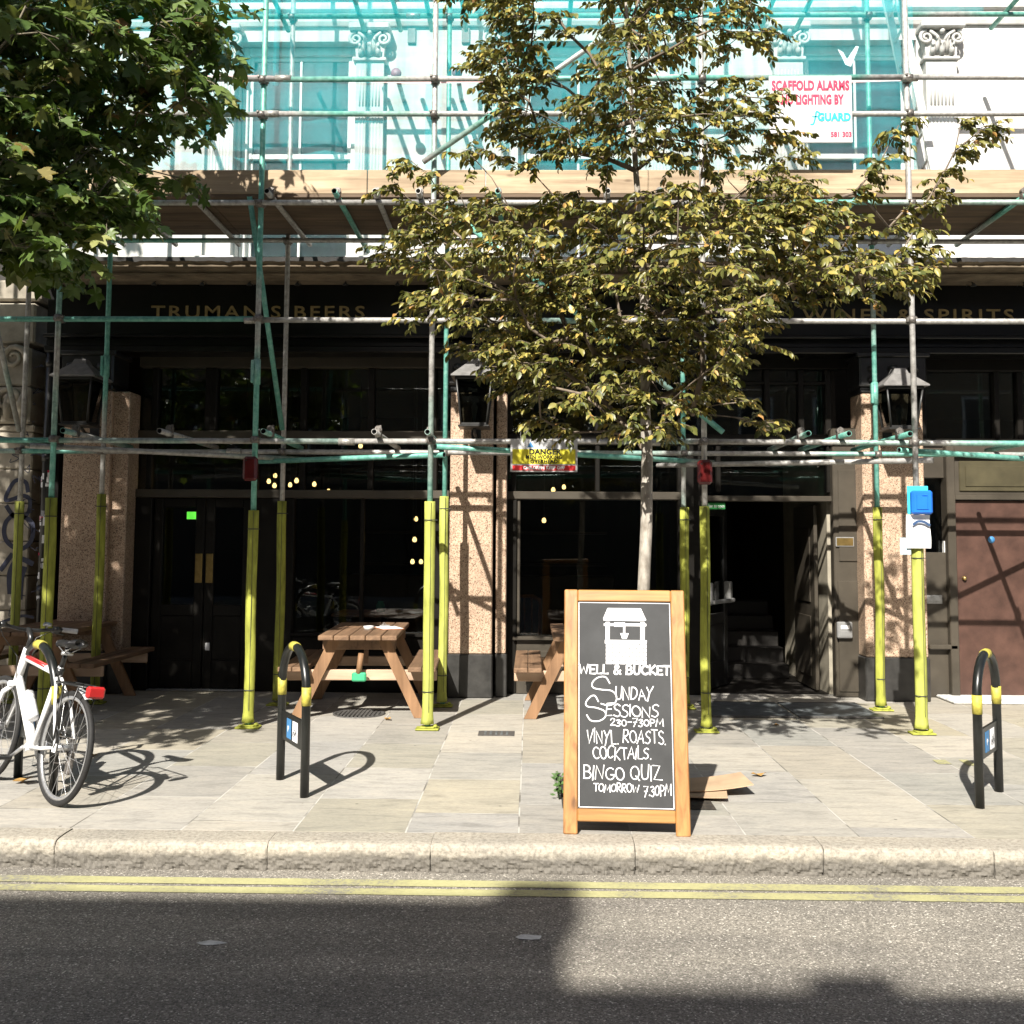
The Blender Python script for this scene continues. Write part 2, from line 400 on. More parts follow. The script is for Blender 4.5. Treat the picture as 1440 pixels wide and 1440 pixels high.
def m_leaf(name, stops, trans=.35, rough=.42, tcol=(1.3,1.25,.6)):
    m = bpy.data.materials.new(name); m.use_nodes = True; nt = m.node_tree; b = nt.nodes['Principled BSDF']; out = nt.nodes['Material Output']
    ge = nt.nodes.new('ShaderNodeNewGeometry')
    r = ramp(nt, ge.outputs['Random Per Island'], stops)
    nt.links.new(r.outputs[0], b.inputs['Base Color']); b.inputs['Roughness'].default_value = rough; b.inputs['Specular IOR Level'].default_value = .45
    tl = nt.nodes.new('ShaderNodeBsdfTranslucent'); c = mixc(nt, 1.0, r.outputs[0], tcol, 'MULTIPLY'); nt.links.new(c, tl.inputs[0])
    mx = nt.nodes.new('ShaderNodeMixShader'); mx.inputs[0].default_value = trans
    nt.links.new(b.outputs[0], mx.inputs[1]); nt.links.new(tl.outputs[0], mx.inputs[2]); nt.links.new(mx.outputs[0], out.inputs[0]); return m
def m_bark(name, a, bb):
    m, nt, b = new_mat(name)
    v = coords(nt, 'Object', (1,1,.35)); n = noise(nt, v, 22, 6, .7); r = ramp(nt, n.outputs[0], [(.3, a), (.65, bb)])
    g = noise(nt, coords(nt), 5, 4); gr = ramp(nt, g.outputs[0], [(.35, (.7,.7,.7)), (.6, (1.1,1.1,1.1))])
    nt.links.new(mixc(nt, 1.0, r.outputs[0], gr.outputs[0], 'MULTIPLY'), b.inputs['Base Color']); b.inputs['Roughness'].default_value = .85
    bump(nt, b, n.outputs[0], .5, .006); return m
def m_emit(name, col, s):
    m, nt, b = new_mat(name); b.inputs['Base Color'].default_value = rgba(col); b.inputs['Emission Color'].default_value = rgba(col); b.inputs['Emission Strength'].default_value = s; return m
def m_brick(name, c1, c2, mortar):
    m, nt, b = new_mat(name)
    v = coords(nt, 'Object', (1,1,1), (R(90),0,0)); br = nt.nodes.new('ShaderNodeTexBrick'); nt.links.new(v, br.inputs['Vector'])
    br.inputs['Color1'].default_value = rgba(c1); br.inputs['Color2'].default_value = rgba(c2); br.inputs['Mortar'].default_value = rgba(mortar)
    br.inputs['Scale'].default_value = 1; br.inputs['Brick Width'].default_value = .225; br.inputs['Row Height'].default_value = .075; br.inputs['Mortar Size'].default_value = .006
    nt.links.new(br.outputs[0], b.inputs['Base Color']); b.inputs['Roughness'].default_value = .85; return m

MAT = dict(
    asphalt=m_asphalt(), paving=m_paving(), kerb=m_kerb(), yline=m_yellow_line(), granite=m_granite(),
    tube=m_tube('scaffold_tube_worn', .44, .56), tube_g=m_tube('scaffold_tube_galvanised', .60, .70), tube_t=m_tube('scaffold_tube_teal', .28, .40),
    stone=m_stone_wall(),
    coupler=simple('coupler_steel', (.17,.155,.14), .5, .5, 60, .5),
    coupler_g=simple('coupler_zinc', (.34,.33,.30), .45, .35, 60, .5),
    bore=simple('tube_bore', (.02,.02,.02), .9),
    foam=simple('yellow_foam', (.355,.38,.08), .8, .28, 5, 0, .12, .3, (3,3,1)),
    foam_old=simple('yellow_foam_grubby', (.29,.305,.05), .8, .4, 5, 0, .12, .3, (3,3,.8)),
    strap=simple('cable_tie', (.03,.03,.03), .6),
    deck=m_wood('deck_board', (.045,.031,.02), (.15,.105,.068), 'X', 1.0, .8),
    toe=m_wood('toe_board', (.20,.14,.085), (.50,.40,.275), 'X', 1.1, .8),
    darkpaint=simple('dark_shop_paint', (.010,.009,.0075), .4, .3, 3, 0, 0, .15),
    taupe=simple('taupe_shop_paint', (.052,.044,.033), .38, .25, 3, 0, 0, .5),
    brown=simple('brown_door_paint', (.066,.034,.025), .45, .34, 5, 0, .05, .4),
    black=simple('black_paint', (.018,.018,.018), .3, .3, 9),
    fascia=simple('fascia_black', (.006,.006,.0055), .28, .4, 4, 0, 0, .35),
    cornice=simple('cornice_stone', (.16,.125,.085), .85, .45, 3, 0, .2, .3, (1,1,7)),
    lead=simple('lead_flashing', (.022,.02,.018), .7, .5, 12),
    plinth=simple('black_plinth', (.030,.029,.027), .38, .4, 10, 0, .05),
    gold=simple('gilt_letter', (.34,.25,.11), .35, .2, 20, .35),
    glass=m_glass('shop_glass'), upglass=m_glass('upper_glass', (.95,.97,.98)), lampglass=m_glass('lantern_glass', (.22,.24,.22)),
    sash=simple('white_sash_paint', (.72,.72,.69), .5, .1, 6),
    netting=m_net(),
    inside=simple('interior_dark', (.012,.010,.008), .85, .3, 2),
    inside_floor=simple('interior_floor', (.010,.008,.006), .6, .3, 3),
    curtain=simple('window_blind', (.72,.73,.74), .8, .15, 3),
    nstone=simple('weathered_stone', (.33,.295,.235), .85, .35, 4, 0, .3, .3),
    ink=simple('graffiti_ink', (.02,.024,.05), .6, .3, 8),
    lamp_metal=simple('lantern_black', (.022,.022,.021), .4, .3, 14),
    lamp_roof=simple('lantern_roof', (.16,.155,.148), .5, .3, 14),
    brass=simple('brass', (.36,.25,.09), .3, .2, 20, .8),
    steel=simple('brushed_steel', (.42,.42,.41), .35, .15, 30, .6),
    white=simple('white_plastic', (.80,.80,.80), .45, .05, 10),
    paper=simple('white_paper', (.82,.82,.82), .8, .04, 10),
    red=simple('red_plastic', (.42,.015,.015), .35, .1, 10),
    dred=simple('dark_red_lens', (.075,.007,.007), .25, .25, 14),
    signboard=simple('sign_board_white', (.47,.47,.47), .5, .06, 6),
    sred=simple('sign_red', (.62,.02,.025), .5, .1, 6),
    pink=simple('sign_pink', (.50,.02,.07), .5, .1, 6),
    cyan=simple('sign_cyan', (.01,.36,.42), .5, .1, 6),
    syel=simple('sign_yellow', (.62,.55,.03), .5, .1, 6),
    sblue=simple('sign_blue', (.05,.20,.42), .5, .1, 6),
    blue=simple('blue_plastic', (.012,.14,.60), .4, .12, 6),
    lblue=simple('light_blue_plastic', (.05,.48,.66), .4, .12, 6),
    stand=simple('black_powder_coat', (.010,.011,.010), .3, .35, 26),
    ytape=simple('yellow_tape', (.42,.37,.06), .6, .4, 30),
    table=m_wood('picnic_wood', (.095,.053,.028), (.27,.165,.095), 'Y', 1.0, .7),
    table_l=m_wood('picnic_wood_leg', (.15,.078,.034), (.33,.19,.098), 'Z', 1.0, .7),
    table_x=m_wood('picnic_wood_rail', (.36,.24,.16), (.56,.42,.31), 'X', 1.0, .7),
    pine=m_wood('varnished_pine', (.22,.092,.026), (.52,.275,.095), 'Z', 1.6, .42),
    pine_x=m_wood('varnished_pine_rail', (.24,.10,.025), (.52,.28,.09), 'X', 1.6, .42),
    slate=simple('chalkboard', (.043,.044,.045), .7, .24, 4, 0, 0, .3),
    chalk=simple('chalk_pen', (.85,.85,.85), .85, .05, 40),
    bwhite=simple('bike_white', (.78,.78,.78), .3, .05, 6),
    rubber=simple('rubber', (.012,.0115,.011), .75, .3, 40),
    alloy=simple('alloy', (.48,.48,.48), .3, .15, 30, .7),
    leather=simple('saddle_black', (.010,.010,.011), .42, .3, 20),
    grip=simple('grey_grip', (.42,.42,.42), .6, .15, 30),
    orange=simple('orange_plastic', (.62,.12,.05), .5, .1, 9),
    card=simple('cardboard', (.40,.28,.175), .85, .18, 6),
    soil=simple('tree_pit_soil', (.035,.028,.02), .95, .6, 26, 0, .8),
    iron=simple('cast_iron', (.10,.095,.088), .6, .35, 30, .3, .3),
    hatch=simple('hatch_plate', (.13,.145,.15), .5, .4, 9, .3, .1),
    chewed=simple('worn_white_paint', (.55,.55,.53), .8, .3, 20),
    green=simple('green_glass', (.10,.36,.22), .25, .2, 9),
    gsign=simple('green_sign', (.02,.22,.05), .5, .1, 9),
    chairwood=m_wood('chair_wood', (.32,.10,.04), (.50,.20,.085), 'Z', 1.0, .5),
    oldleaf=simple('dry_leaf', (.40,.235,.075), .7, .3, 20),
    weed=simple('weed_leaf', (.06,.12,.03), .6, .4, 20),
    bulb=m_emit('warm_bulb', (1.0,.60,.22), 2.2),
    bulb_off=simple('lamp_bulb_glass', (.5,.5,.48), .15, .1, 9),
    exitlit=m_emit('green_exit_panel', (.10,.62,.05), .55),
    backbrick=m_brick('london_stock_brick', (.20,.15,.09), (.27,.20,.12), (.30,.28,.24)),
    slates=simple('roof_slate', (.06,.06,.065), .7, .3, 6),
)
MAT['leaf_small'] = m_leaf('hornbeam_leaf', [(0, (.055,.070,.018)), (.3, (.11,.118,.028)), (.6, (.185,.175,.043)), (.85, (.28,.245,.062)), (.97, (.40,.30,.07)), (1, (.38,.19,.07))], .13)
MAT['leaf_plane'] = m_leaf('plane_leaf', [(0, (.045,.080,.017)), (.5, (.085,.14,.030)), (.85, (.15,.20,.055)), (.975, (.27,.28,.10)), (1, (.24,.12,.045))], .28, .45)
MAT['bark_pale'] = m_bark('bark_pale', (.17,.145,.115), (.46,.42,.36))
MAT['bark_twig'] = m_bark('bark_twig', (.10,.075,.055), (.22,.175,.13))
MAT['bark_plane'] = m_bark('bark_plane', (.10,.085,.06), (.22,.19,.13))

# ================================================================ ground
from mathutils import noise as mnoise
def px(x, Y, y=760): return P(x, y, Y).x
def pz(y, Y, x=720): return P(x, y, Y).z
RZ = -0.147
b = MB(); b.add([(-250,-250,-.35),(250,-250,-.35),(250,250,-.35),(-250,250,-.35)], [(0,1,2,3)]); struct('ground', b, MAT['asphalt'])
b = MB(); b.add([(-80,-4.6,RZ),(80,-4.6,RZ),(80,5.6,RZ),(-80,5.6,RZ)], [(0,1,2,3)]); struct('road', b, MAT['asphalt'])
b = MB(); b.box(-80,5.755,-.4,80,11.02,0.0); b.box(-80,-7.05,-.4,80,-4.6,0.0); struct('pavement', b, MAT['paving'])
# kerb: rough granite stones butted end to end
jx = [px(x, 5.55, 1205) for x in (78, 376, 606, 893, 1158, 1397)]
ends = [jx[0]-1.15*k for k in (5,4,3,2,1)] + jx + [jx[-1]+1.1*k for k in (1,2,3,4,5)]
b = MB()
prof = [(5.752,0.001),(5.66,.002),(5.585,.001),(5.560,-.003),(5.546,-.010),(5.539,-.020),(5.536,-.032),(5.535,-.044),(5.535,-.056),(5.536,-.068),(5.537,-.080),(5.538,-.092),(5.539,-.104),(5.54,-.116),(5.541,-.128),(5.542,-.140),(5.544,-.2)]
for a, c in zip(ends[:-1], ends[1:]):
    a += .0018; c -= .0018; n = 150; vs = []
    dz = rnd.uniform(-.004,.004); dy = rnd.uniform(-.006,.006)
    for i in range(n+1):
        x = a+(c-a)*i/n; edge = min(i, n-i)
        for j, (y, z) in enumerate(prof):
            ro = 0 if j < 2 else (.0025 if j < 6 else .003+max(0,-z-.055)*.16)
            d = mnoise.fractal(Vector((x*16, y*9, z*26)), .8, 2.1, 4)*ro + mnoise.noise(Vector((x*60, 3, z*60)))*ro*.5
            pull = (.004 if edge == 0 else 0) if j >= 2 else 0
            vs.append((x+(.004*mnoise.noise(Vector((z*30, a, 0))) if edge == 0 else 0), y-d+pull+dy*(j>1), z+(d*.3 if j in (2,3) else 0)+dz-pull*.4*(j<6)))
    m = len(prof); fs = [(i*m+j, (i+1)*m+j, (i+1)*m+j+1, i*m+j+1) for i in range(n) for j in range(m-1)]
    fs.append(tuple(range(m))); fs.append(tuple(n*m+j for j in range(m-1,-1,-1)))
    b.add(vs, fs, 0, False)
b.box(-30,5.60,-.4,30,5.753,-.06,1)
struct('kerb', b, [MAT['kerb'], MAT['soil']])
# double yellow lines, slightly ragged sheets on the asphalt
for (y0, y1) in ((G(720,1249,RZ).y, G(720,1240,RZ).y), (G(720,1261.5,RZ).y, G(720,1252.5,RZ).y)):
    b = MB(); n = 420; vs = []
    for i in range(n+1):
        x = -9+18*i/n
        vs += [(x, y0+.004*mnoise.noise(Vector((x*9,y0,0))), RZ+.004), (x, y1+.004*mnoise.noise(Vector((x*9,y1,5))), RZ+.004)]
    b.add(vs, [(2*i,2*i+2,2*i+3,2*i+1) for i in range(n)]); struct('yellow_line', b, MAT['yline'])

# ================================================================ the pub
pub = thing('pub_building', 'corner-style pub building with black shopfront, pink granite pillars and white upper storey', 'pub', (0,10.9,0))
pub['label'] = 'pub with black shopfront, pink granite pillars and white painted upper storey'
def part(mb, name, mat, parent=pub, label=None):
    o = mb.build(name, mat, parent)
    if parent is pub: o.matrix_parent_inverse = Matrix.Translation((0,-10.9,0))
    if label: o['label'] = label
    return o
def prof_x(mb, poly, x0, x1, mi=0):
    n = len(poly); vs = [(x0,y,z) for y,z in poly]+[(x1,y,z) for y,z in poly]
    mb.add(vs, [tuple(range(n-1,-1,-1)), tuple(range(n,2*n))]+[(i,(i+1)%n,n+(i+1)%n,n+i) for i in range(n)], mi)
BX0, BX1 = -5.12, 9.2
WIN = [(-3.23,-1.94), (-.13,1.16), (2.95,4.19), (6.05,7.3)]
WZ0, WZ1 = 4.56, 7.08
b = MB(); xs = [BX0]+[v for wn in WIN for v in wn]+[BX1]
for i in range(0, len(xs), 2): b.box(xs[i],10.9,4.3,xs[i+1],11.3,9.4)
for (a, c) in WIN: b.box(a,10.9,WZ1,c,11.3,9.4); b.box(a,10.9,4.3,c,11.3,WZ0-.06)
part(b, 'wall', MAT['stone'])
# entablature above the windows and base mould
b = MB(); prof_x(b, [(10.897,7.24),(10.86,7.24),(10.84,7.28),(10.84,7.38),(10.80,7.40),(10.80,7.5),(10.70,7.56),(10.66,7.66),(10.897,7.68)], BX0, BX1); part(b, 'entablature', MAT['stone'])
for (a, c) in WIN[:3]:
    wdo = MB()                                       # outer frame
    for (x0,x1,z0,z1) in ((a+.003,a+.07,WZ0,WZ1-.003),(c-.07,c-.003,WZ0,WZ1-.003),(a+.07,c-.07,WZ1-.1,WZ1-.003)): wdo.bbox(x0,11.03,z0,x1,11.14,z1,.008)
    wf = part(wdo, 'window', MAT['sash'])
    mid = (a+c)/2; zm = 5.83; s = MB()
    for (z0, z1, y) in ((zm-.02, WZ1-.1, 11.07), (WZ0+.02, zm+.03, 11.115)):
        s.bbox(a+.07,y,z0,a+.115,y+.04,z1,.006); s.bbox(c-.115,y,z0,c-.07,y+.04,z1,.006); s.bbox(a+.115,y,z1-.045,c-.115,y+.04,z1,.006)
        s.bbox(a+.115,y,z0,c-.115,y+.04,z0+.06,.006); s.bbox(mid-.014,y,z0+.06,mid+.014,y+.04,z1-.045,.005)
    part(s, 'sash', MAT['sash'], wf)
    g = MB(); g.box(a+.1,11.086,zm,c-.1,11.09,WZ1-.12); g.box(a+.1,11.131,WZ0+.05,c-.1,11.135,zm+.01); part(g, 'glass', MAT['upglass'], wf)
    sl = MB(); sl.bbox(a-.05,10.82,WZ0-.08,c+.05,11.02,WZ0-.003,.01); part(sl, 'sill', MAT['sash'], wf)
    bl = MB(); bl.box(a+.05,11.20,4.75,c-.05,11.21,WZ1); part(bl, 'blind', MAT['curtain'], wf)
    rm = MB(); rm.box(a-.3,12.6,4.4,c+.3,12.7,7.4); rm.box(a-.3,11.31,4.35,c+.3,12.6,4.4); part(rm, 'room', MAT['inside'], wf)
# pilasters with carved capitals
def pilaster(x0, x1):
    b = MB(); y = 10.80; b.box(x0,y,4.45,x1,10.9,6.80); b.bbox(x0-.03,10.77,6.80,x1+.03,10.898,6.84,.008)
    n = 7; wd = (x1-x0-.06)/n
    for i in range(n):
        cx = x0+.03+wd*(i+.5)
        for (z0, z1) in ((4.9,6.25),(6.30,6.70)): b.tube([(cx,y+.004,z0),(cx,y+.004,z1)], wd*.33, 8)
    p = part(b, 'pilaster', MAT['stone'])
    c = MB(); m = (x0+x1)/2; hw = (x1-x0)/2
    c.prism([(m-hw,6.843),(m+hw,6.843),(m+hw+.02,7.12),(m-hw-.02,7.12)], 10.79, 10.898)
    c.bbox(m-hw-.07,10.70,7.13,m+hw+.07,10.897,7.20,.012)
    for s in (-1,1):
        pts = []                                     # corner volute scrolling outward
        for k in range(22):
            t = k/21; a = R(90)+s*t*R(-560) ; r = .075*(1-.8*t)
            pts.append((m+s*(hw+.0)+r*math.cos(a)*1.0, 10.765, 7.04+r*math.sin(a)))
        c.tube(pts, [.020-.008*k/21 for k in range(22)], 7)
        c.tube([(m+s*.02,10.775,6.99),(m+s*.06,10.76,7.06),(m+s*hw*.8,10.755,7.11)], [.018,.017,.02], 7)
        for (dx, dz, h, r) in ((.0,.0,.11,.03),(.62,.0,.10,.03),(.32,.02,.15,.026)):
            bx = m+s*hw*dx; c.tube([(bx,10.785,6.85+dz),(bx,10.755,6.85+dz+h*.6),(bx+s*.008,10.72,6.85+dz+h),(bx+s*.01,10.73,6.85+dz+h-.025)], [r,r*1.05,r*.8,r*.35], 7)
    c.lathe([(0,-.03),(.022,-.02),(.03,0),(.022,.02),(0,.03)], (m,10.745,7.10), 10)
    part(c, 'capital', MAT['stone'], p)
for (x0, x1) in ((-3.56,-3.25),(-1.925,-1.62),(-.46,-.15),(1.18,1.49),(2.62,2.93),(4.25,4.58)): pilaster(x0, x1)
# small wall plates between the pilasters
b = MB()
for x in (579, 655):
    X = px(x, 10.88, 50); z = pz(50, 10.88); b.bbox(X-.045,10.87,z-.085,X+.045,10.899,z+.085,.006)
part(b, 'wall_vent', simple('vent_grey', (.22,.22,.21), .7))
# pedestals under the pilasters just above the cornice
b = MB()
for m in (-3.4,-1.77,-.3,1.34,2.78,4.42,): b.bbox(m-.22,10.70,4.5,m+.22,10.897,4.62,.01)
part(b, 'pedestal', MAT['stone'])
# shopfront cornice with ragged lead flashing
b = MB(); prof_x(b, [(10.897,4.50),(10.28,4.47),(10.27,4.44),(10.30,4.42),(10.30,4.385),(10.36,4.37),(10.38,4.325),(10.36,4.335),(10.37,4.315),(10.45,4.298),(10.47,4.282),(10.897,4.28)], BX0, BX1)
part(b, 'cornice', MAT['cornice'])
b = MB(); n = 500; vs = []
for i in range(n+1):
    x = BX0+(BX1-BX0)*i/n; d = .012+.022*abs(mnoise.fractal(Vector((x*6,0,0)),.8,2,4)); u = .008+.018*max(0, mnoise.fractal(Vector((x*9,7,0)),.8,2,4))
    vs += [(x,10.262,4.452-d),(x,10.26,4.475+u*.4),(x,10.40,4.484+u),(x,10.897,4.505)]
b.add(vs, [(4*i+j,4*i+4+j,4*i+5+j,4*i+1+j) for i in range(n) for j in range(3)]); part(b, 'lead_flashing', MAT['lead'])
# fascia board
b = MB(); b.box(BX0,10.62,3.62,BX1,10.9,4.28); b.bbox(BX0,10.52,3.70,BX1,10.62,3.735,.008); b.bbox(BX0,10.56,3.55,BX1,10.898,3.62,.01)
fa = part(b, 'fascia', MAT['fascia'])
def flet(s, x0, x1, y):
    a = px(x0, 10.612, y); c = px(x1, 10.612, y)
    o = text_mb(s, .185, MAT['gold'], 'lettering', None, face_street(a, 10.612, pz(y, 10.612, (x0+x1)/2)-.130), .006, 'LEFT', 1.25, c-a, .002)
    o.parent = fa
flet("TRUMAN'S BEERS", 213, 513, 430)
flet("WINES & SPIRITS", 1128, 1425, 434.5)
for x in (220,287,353,420,487,560,1185,1365,1437):       # little spotlights under the cornice
    X = px(x, 10.52, 404); z = pz(404, 10.52); s = MB()
    s.tube([(X,10.62,z+.05),(X,10.5,z+.06),(X,10.45,z+.02)], .008, 6); s.lathe([(.012,.03),(.03,.0),(.026,-.002),(.01,.02)], (X,10.45,z), 10)
    part(s, 'spotlight', MAT['lamp_metal'])

# ---- shop fronts below: lower wall is piers, posts and glazing
def frame_bars(bars, name, mat, bev=.008, parent=pub, label=None):
    for q in bars: b = MB(); b.bbox(*q, bev); o = part(b, name, mat, parent, label)
    return o
X = lambda x: px(x, 10.95)
# granite pillars
def pillar(xa, xb, strip, Yf, lab):
    a, c = px(xa, Yf), px(xb, Yf); b = MB(); b.bbox(a,Yf,.44,c,10.93,3.14,.012)
    if strip: s0, s1 = px(strip[0], Yf+.07), px(strip[1], Yf+.07); b.bbox(s0,Yf+.07,.44,s1,10.93,3.14,.01)
    p = part(b, 'pillar', MAT['granite'], label=lab)
    q = MB(); q.bbox(a-.012,Yf-.014,0.002,c+.012,10.935,.44,.012)
    if strip: q.bbox(s0+.0,Yf+.058,0.002,s1+.012,10.935,.44,.01)
    part(q, 'plinth', MAT['plinth'], p)
    k = MB(); k.bbox(a-.03,Yf-.06,3.20,c+.03,10.94,3.55,.02); k.bbox(a-.06,Yf-.09,3.5,c+.06,10.94,3.549,.01); k.bbox(a-.01,Yf-.02,3.141,c+.01,10.94,3.2,.01)
    m = (a+c)/2
    for s in (-1,0,1):
        for dz in (3.27,3.38): k.lathe([(0,-.045),(.05,-.03),(.06,0),(.05,.03),(0,.045)], (m+s*(c-a)*.33,Yf-.06,dz), 10, 0)
    part(k, 'capital', MAT['black'], p)
pillar(84,150,(153,176),10.56,'granite pillar in the shade')
pillar(632,692.5,(697.5,712),10.56,'pink granite pillar crossed by tube shadows')
pillar(1215,1302,None,10.56,'pink granite pillar beside the brown door')
# left shop: double doors and tall window
DP, DK = MAT['darkpaint'], MAT['black']
zt = 2.085                                                   # transom bar
xl, xr = X(192), X(632)
frame_bars([(xl,10.86,zt-.05,xr,11.0,zt+.04),(xl,10.88,2.66,xr,11.0,2.76),(xl,10.87,3.44,xr,11.0,3.56)], 'transom', MAT['taupe'])
frame_bars([(X(a)-.035,10.895,2.76,X(a)+.035,10.995,3.44) for a in (214,289,297,395,424,520,608)] + [(X(a)-.03,10.896,zt+.04,X(a)+.03,10.994,2.66) for a in (208,358,424,520,610)], 'mullion', DP)
frame_bars([(xl,10.87,0.003,X(216),11.0,zt-.05),(X(356),10.87,.003,X(415),11.0,zt-.05),(X(610),10.87,.003,xr+.03,11.0,zt-.05)], 'door_post', DP)
frame_bars([(X(415),10.86,.003,X(610),11.02,.58)], 'stall_riser', DP)
frame_bars([(X(415)-.01,10.82,.58,X(610)+.01,11.0,.615)], 'window_ledge', DP)
frame_bars([(X(510)-.02,10.9,.615,X(510)+.02,11.0,zt-.05)], 'mullion', DP)
gl = MB(); gl.box(X(415),10.955,.6,X(610),10.96,zt-.04); gl.box(xl,10.955,zt,xr,10.96,2.68); gl.box(xl,10.955,2.7,xr,10.96,3.46); part(gl, 'shop_window', MAT['glass'])
def door_leaf(xa, xb, label=None):
    b = MB(); y0, y1 = 10.925, 10.975; a, c = xa, xb
    for q in ((a,.02,a+.1,2.03),(c-.1,.02,c,2.03),(a+.1,.02,c-.1,.32),(a+.1,1.93,c-.1,2.03),(a+.1,.78,c-.1,.9)): b.bbox(q[0],y0,q[1],q[2],y1,q[3],.008)
    b.bbox(a+.1,10.94,.32,c-.1,10.965,.78,.004)
    d = part(b, 'door', DP, label=label)
    g = MB(); g.box(a+.09,10.948,.88,c-.09,10.954,1.94); part(g, 'glass', MAT['glass'], d)
    return d
xm = X(289)
d1 = door_leaf(X(216)+.004, xm-.004, 'black glazed left door leaf'); d2 = door_leaf(xm+.004, X(356)-.004, 'black glazed right door leaf')
for d, s in ((d1,-1),(d2,1)):
    q = MB(); q.bbox(xm+s*.02-(.075 if s<0 else 0),10.915,1.13,xm+s*.02+(.075 if s>0 else 0),10.924,1.44,.003); part(q, 'push_plate', MAT['brass'], d)
q = MB(); q.bbox(X(294),10.915,.42,X(300),10.924,.5,.003); part(q, 'lock_plate', MAT['white'], d2)
q = MB(); xa, za = X(262), pz(726, 10.94); q.bbox(xa,10.94,za-.05,xa+.16,10.947,za+.03,.002); part(q, 'green_sticker', MAT['exitlit'], d1)
frame_bars([(X(216),10.86,.001,X(356),11.0,.018)], 'threshold', MAT['steel'])
b = MB(); b.lathe([(0,-.03),(.09,-.02),(.10,0),(.09,.012),(0,.015)], (px(240,10.7,495),10.72,pz(495,10.7)), 16, 0, None); part(b, 'soffit_light', MAT['white'])
# middle shop: window, doorway, transoms
xl2, xw, xd0, xd1 = X(712), X(955), X(985), X(1165)
frame_bars([(xl2,10.86,zt-.05,xw+.02,11.0,zt+.035)], 'transom', MAT['taupe'])
frame_bars([(xd0-.02,10.86,2.025,xd1+.02,11.0,2.085)], 'door_lintel', MAT['taupe'])
frame_bars([(xl2,10.88,2.62,xd1+.02,11.0,2.74),(xl2,10.87,3.44,X(1210),11.0,3.56)], 'transom', DP)
frame_bars([(X(a)-.03,10.893,2.74,X(a)+.03,10.997,3.44) for a in (716,840,957,1080,1128,1166)] + [(X(a)-.025,10.894,zt+.035,X(a)+.025,10.996,2.62) for a in (722,840,957,1010,1166)], 'mullion', DP)
frame_bars([(X(1010),10.90,3.28,X(1166),10.99,3.31)], 'glazing_bar', DP)
frame_bars([(X(712)+.002,10.865,.003,X(727),11.0,zt-.05),(xw-.02,10.865,.003,xd0,11.0,2.62)], 'door_post', DP)
sr = MB(); sr.bbox(X(727),10.86,.003,xw-.02,11.02,.56,.008)
sr.bbox(X(740),10.845,.10,X(812),10.86,.45,.006); sr.bbox(X(824),10.845,.10,X(930),10.86,.45,.006); part(sr, 'stall_riser', MAT['taupe'])
frame_bars([(X(722),10.80,.56,xw,11.0,.60)], 'window_ledge', MAT['taupe'])
frame_bars([(X(727),10.89,.60,X(727)+.035,11.0,zt-.05)], 'window_edge', MAT['taupe'])
gl = MB(); gl.box(X(727),10.955,.58,xw-.01,10.96,zt-.04); gl.box(xl2,10.955,zt,xd1,10.96,2.64); gl.box(xl2,10.955,2.72,xd1,10.96,3.46); part(gl, 'shop_window', MAT['glass'])
# open doorway: lobby walls, stair, inward leaf
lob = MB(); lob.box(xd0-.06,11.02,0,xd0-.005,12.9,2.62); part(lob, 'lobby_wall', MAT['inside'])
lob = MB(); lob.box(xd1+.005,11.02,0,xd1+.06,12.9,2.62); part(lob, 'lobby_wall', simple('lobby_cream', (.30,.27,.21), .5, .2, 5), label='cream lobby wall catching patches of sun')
lob = MB(); lob.bbox(xd1-.10,11.15,.02,xd1-.06,12.0,2.0,.006); lob.bbox(xd1-.112,11.3,.95,xd1-.10,11.85,1.75,.004); lob.bbox(xd1-.112,11.3,.15,xd1-.10,11.85,.8,.004); part(lob, 'door', MAT['taupe'], label='right door leaf folded inward')
st = MB()
for k in range(5): st.bbox(xd0+.42,12.2+.26*k,0.0,xd1-.12,12.5+.26*k,.17*(k+1),.01)
part(st, 'stair', MAT['inside_floor'])
Ml = Matrix.Translation((xd0+.01,11.03,0)) @ Matrix.Rotation(R(58), 4, 'Z')
dl = MB(); L = .72
for q in ((0,.02,.1,2.0),(L-.1,.02,L,2.0),(.1,.02,L-.1,.3),(.1,1.88,L-.1,2.0),(.1,.7,L-.1,.82)): dl.bbox(q[0],-.022,q[1],q[2],.022,q[3],.006,0,Ml)
dl.bbox(.1,-.01,.3,L-.1,.01,.7,.004,0,Ml)
dl = part(dl, 'door', DK, label='black door leaf standing open with a push bar')
g = MB(); g.box(.09,-.003,.8,L-.09,.003,1.9,0,Ml); part(g, 'glass', MAT['glass'], dl)
g = MB(); g.bbox(.06,-.13,.93,L-.04,-.095,.975,.01,0,Ml); g.bbox(.04,-.10,.92,.12,-.022,1.16,.012,0,Ml); g.bbox(L-.12,-.10,.92,L-.04,-.022,1.16,.012,0,Ml); part(g, 'push_bar', MAT['steel'], dl)
g = MB(); q = P(1000, 712, 11.02); g.bbox(q.x-.13,10.91,q.z-.035,q.x+.13,10.918,q.z+.035,.002); part(g, 'green_sticker', MAT['gsign'])
text_mb('push bar to open', .052, MAT['white'], 'lettering', pub, face_street(q.x-.12,10.906,q.z-.016), .001, 'LEFT', 1, .24).matrix_parent_inverse = Matrix.Translation((0,-10.9,0))
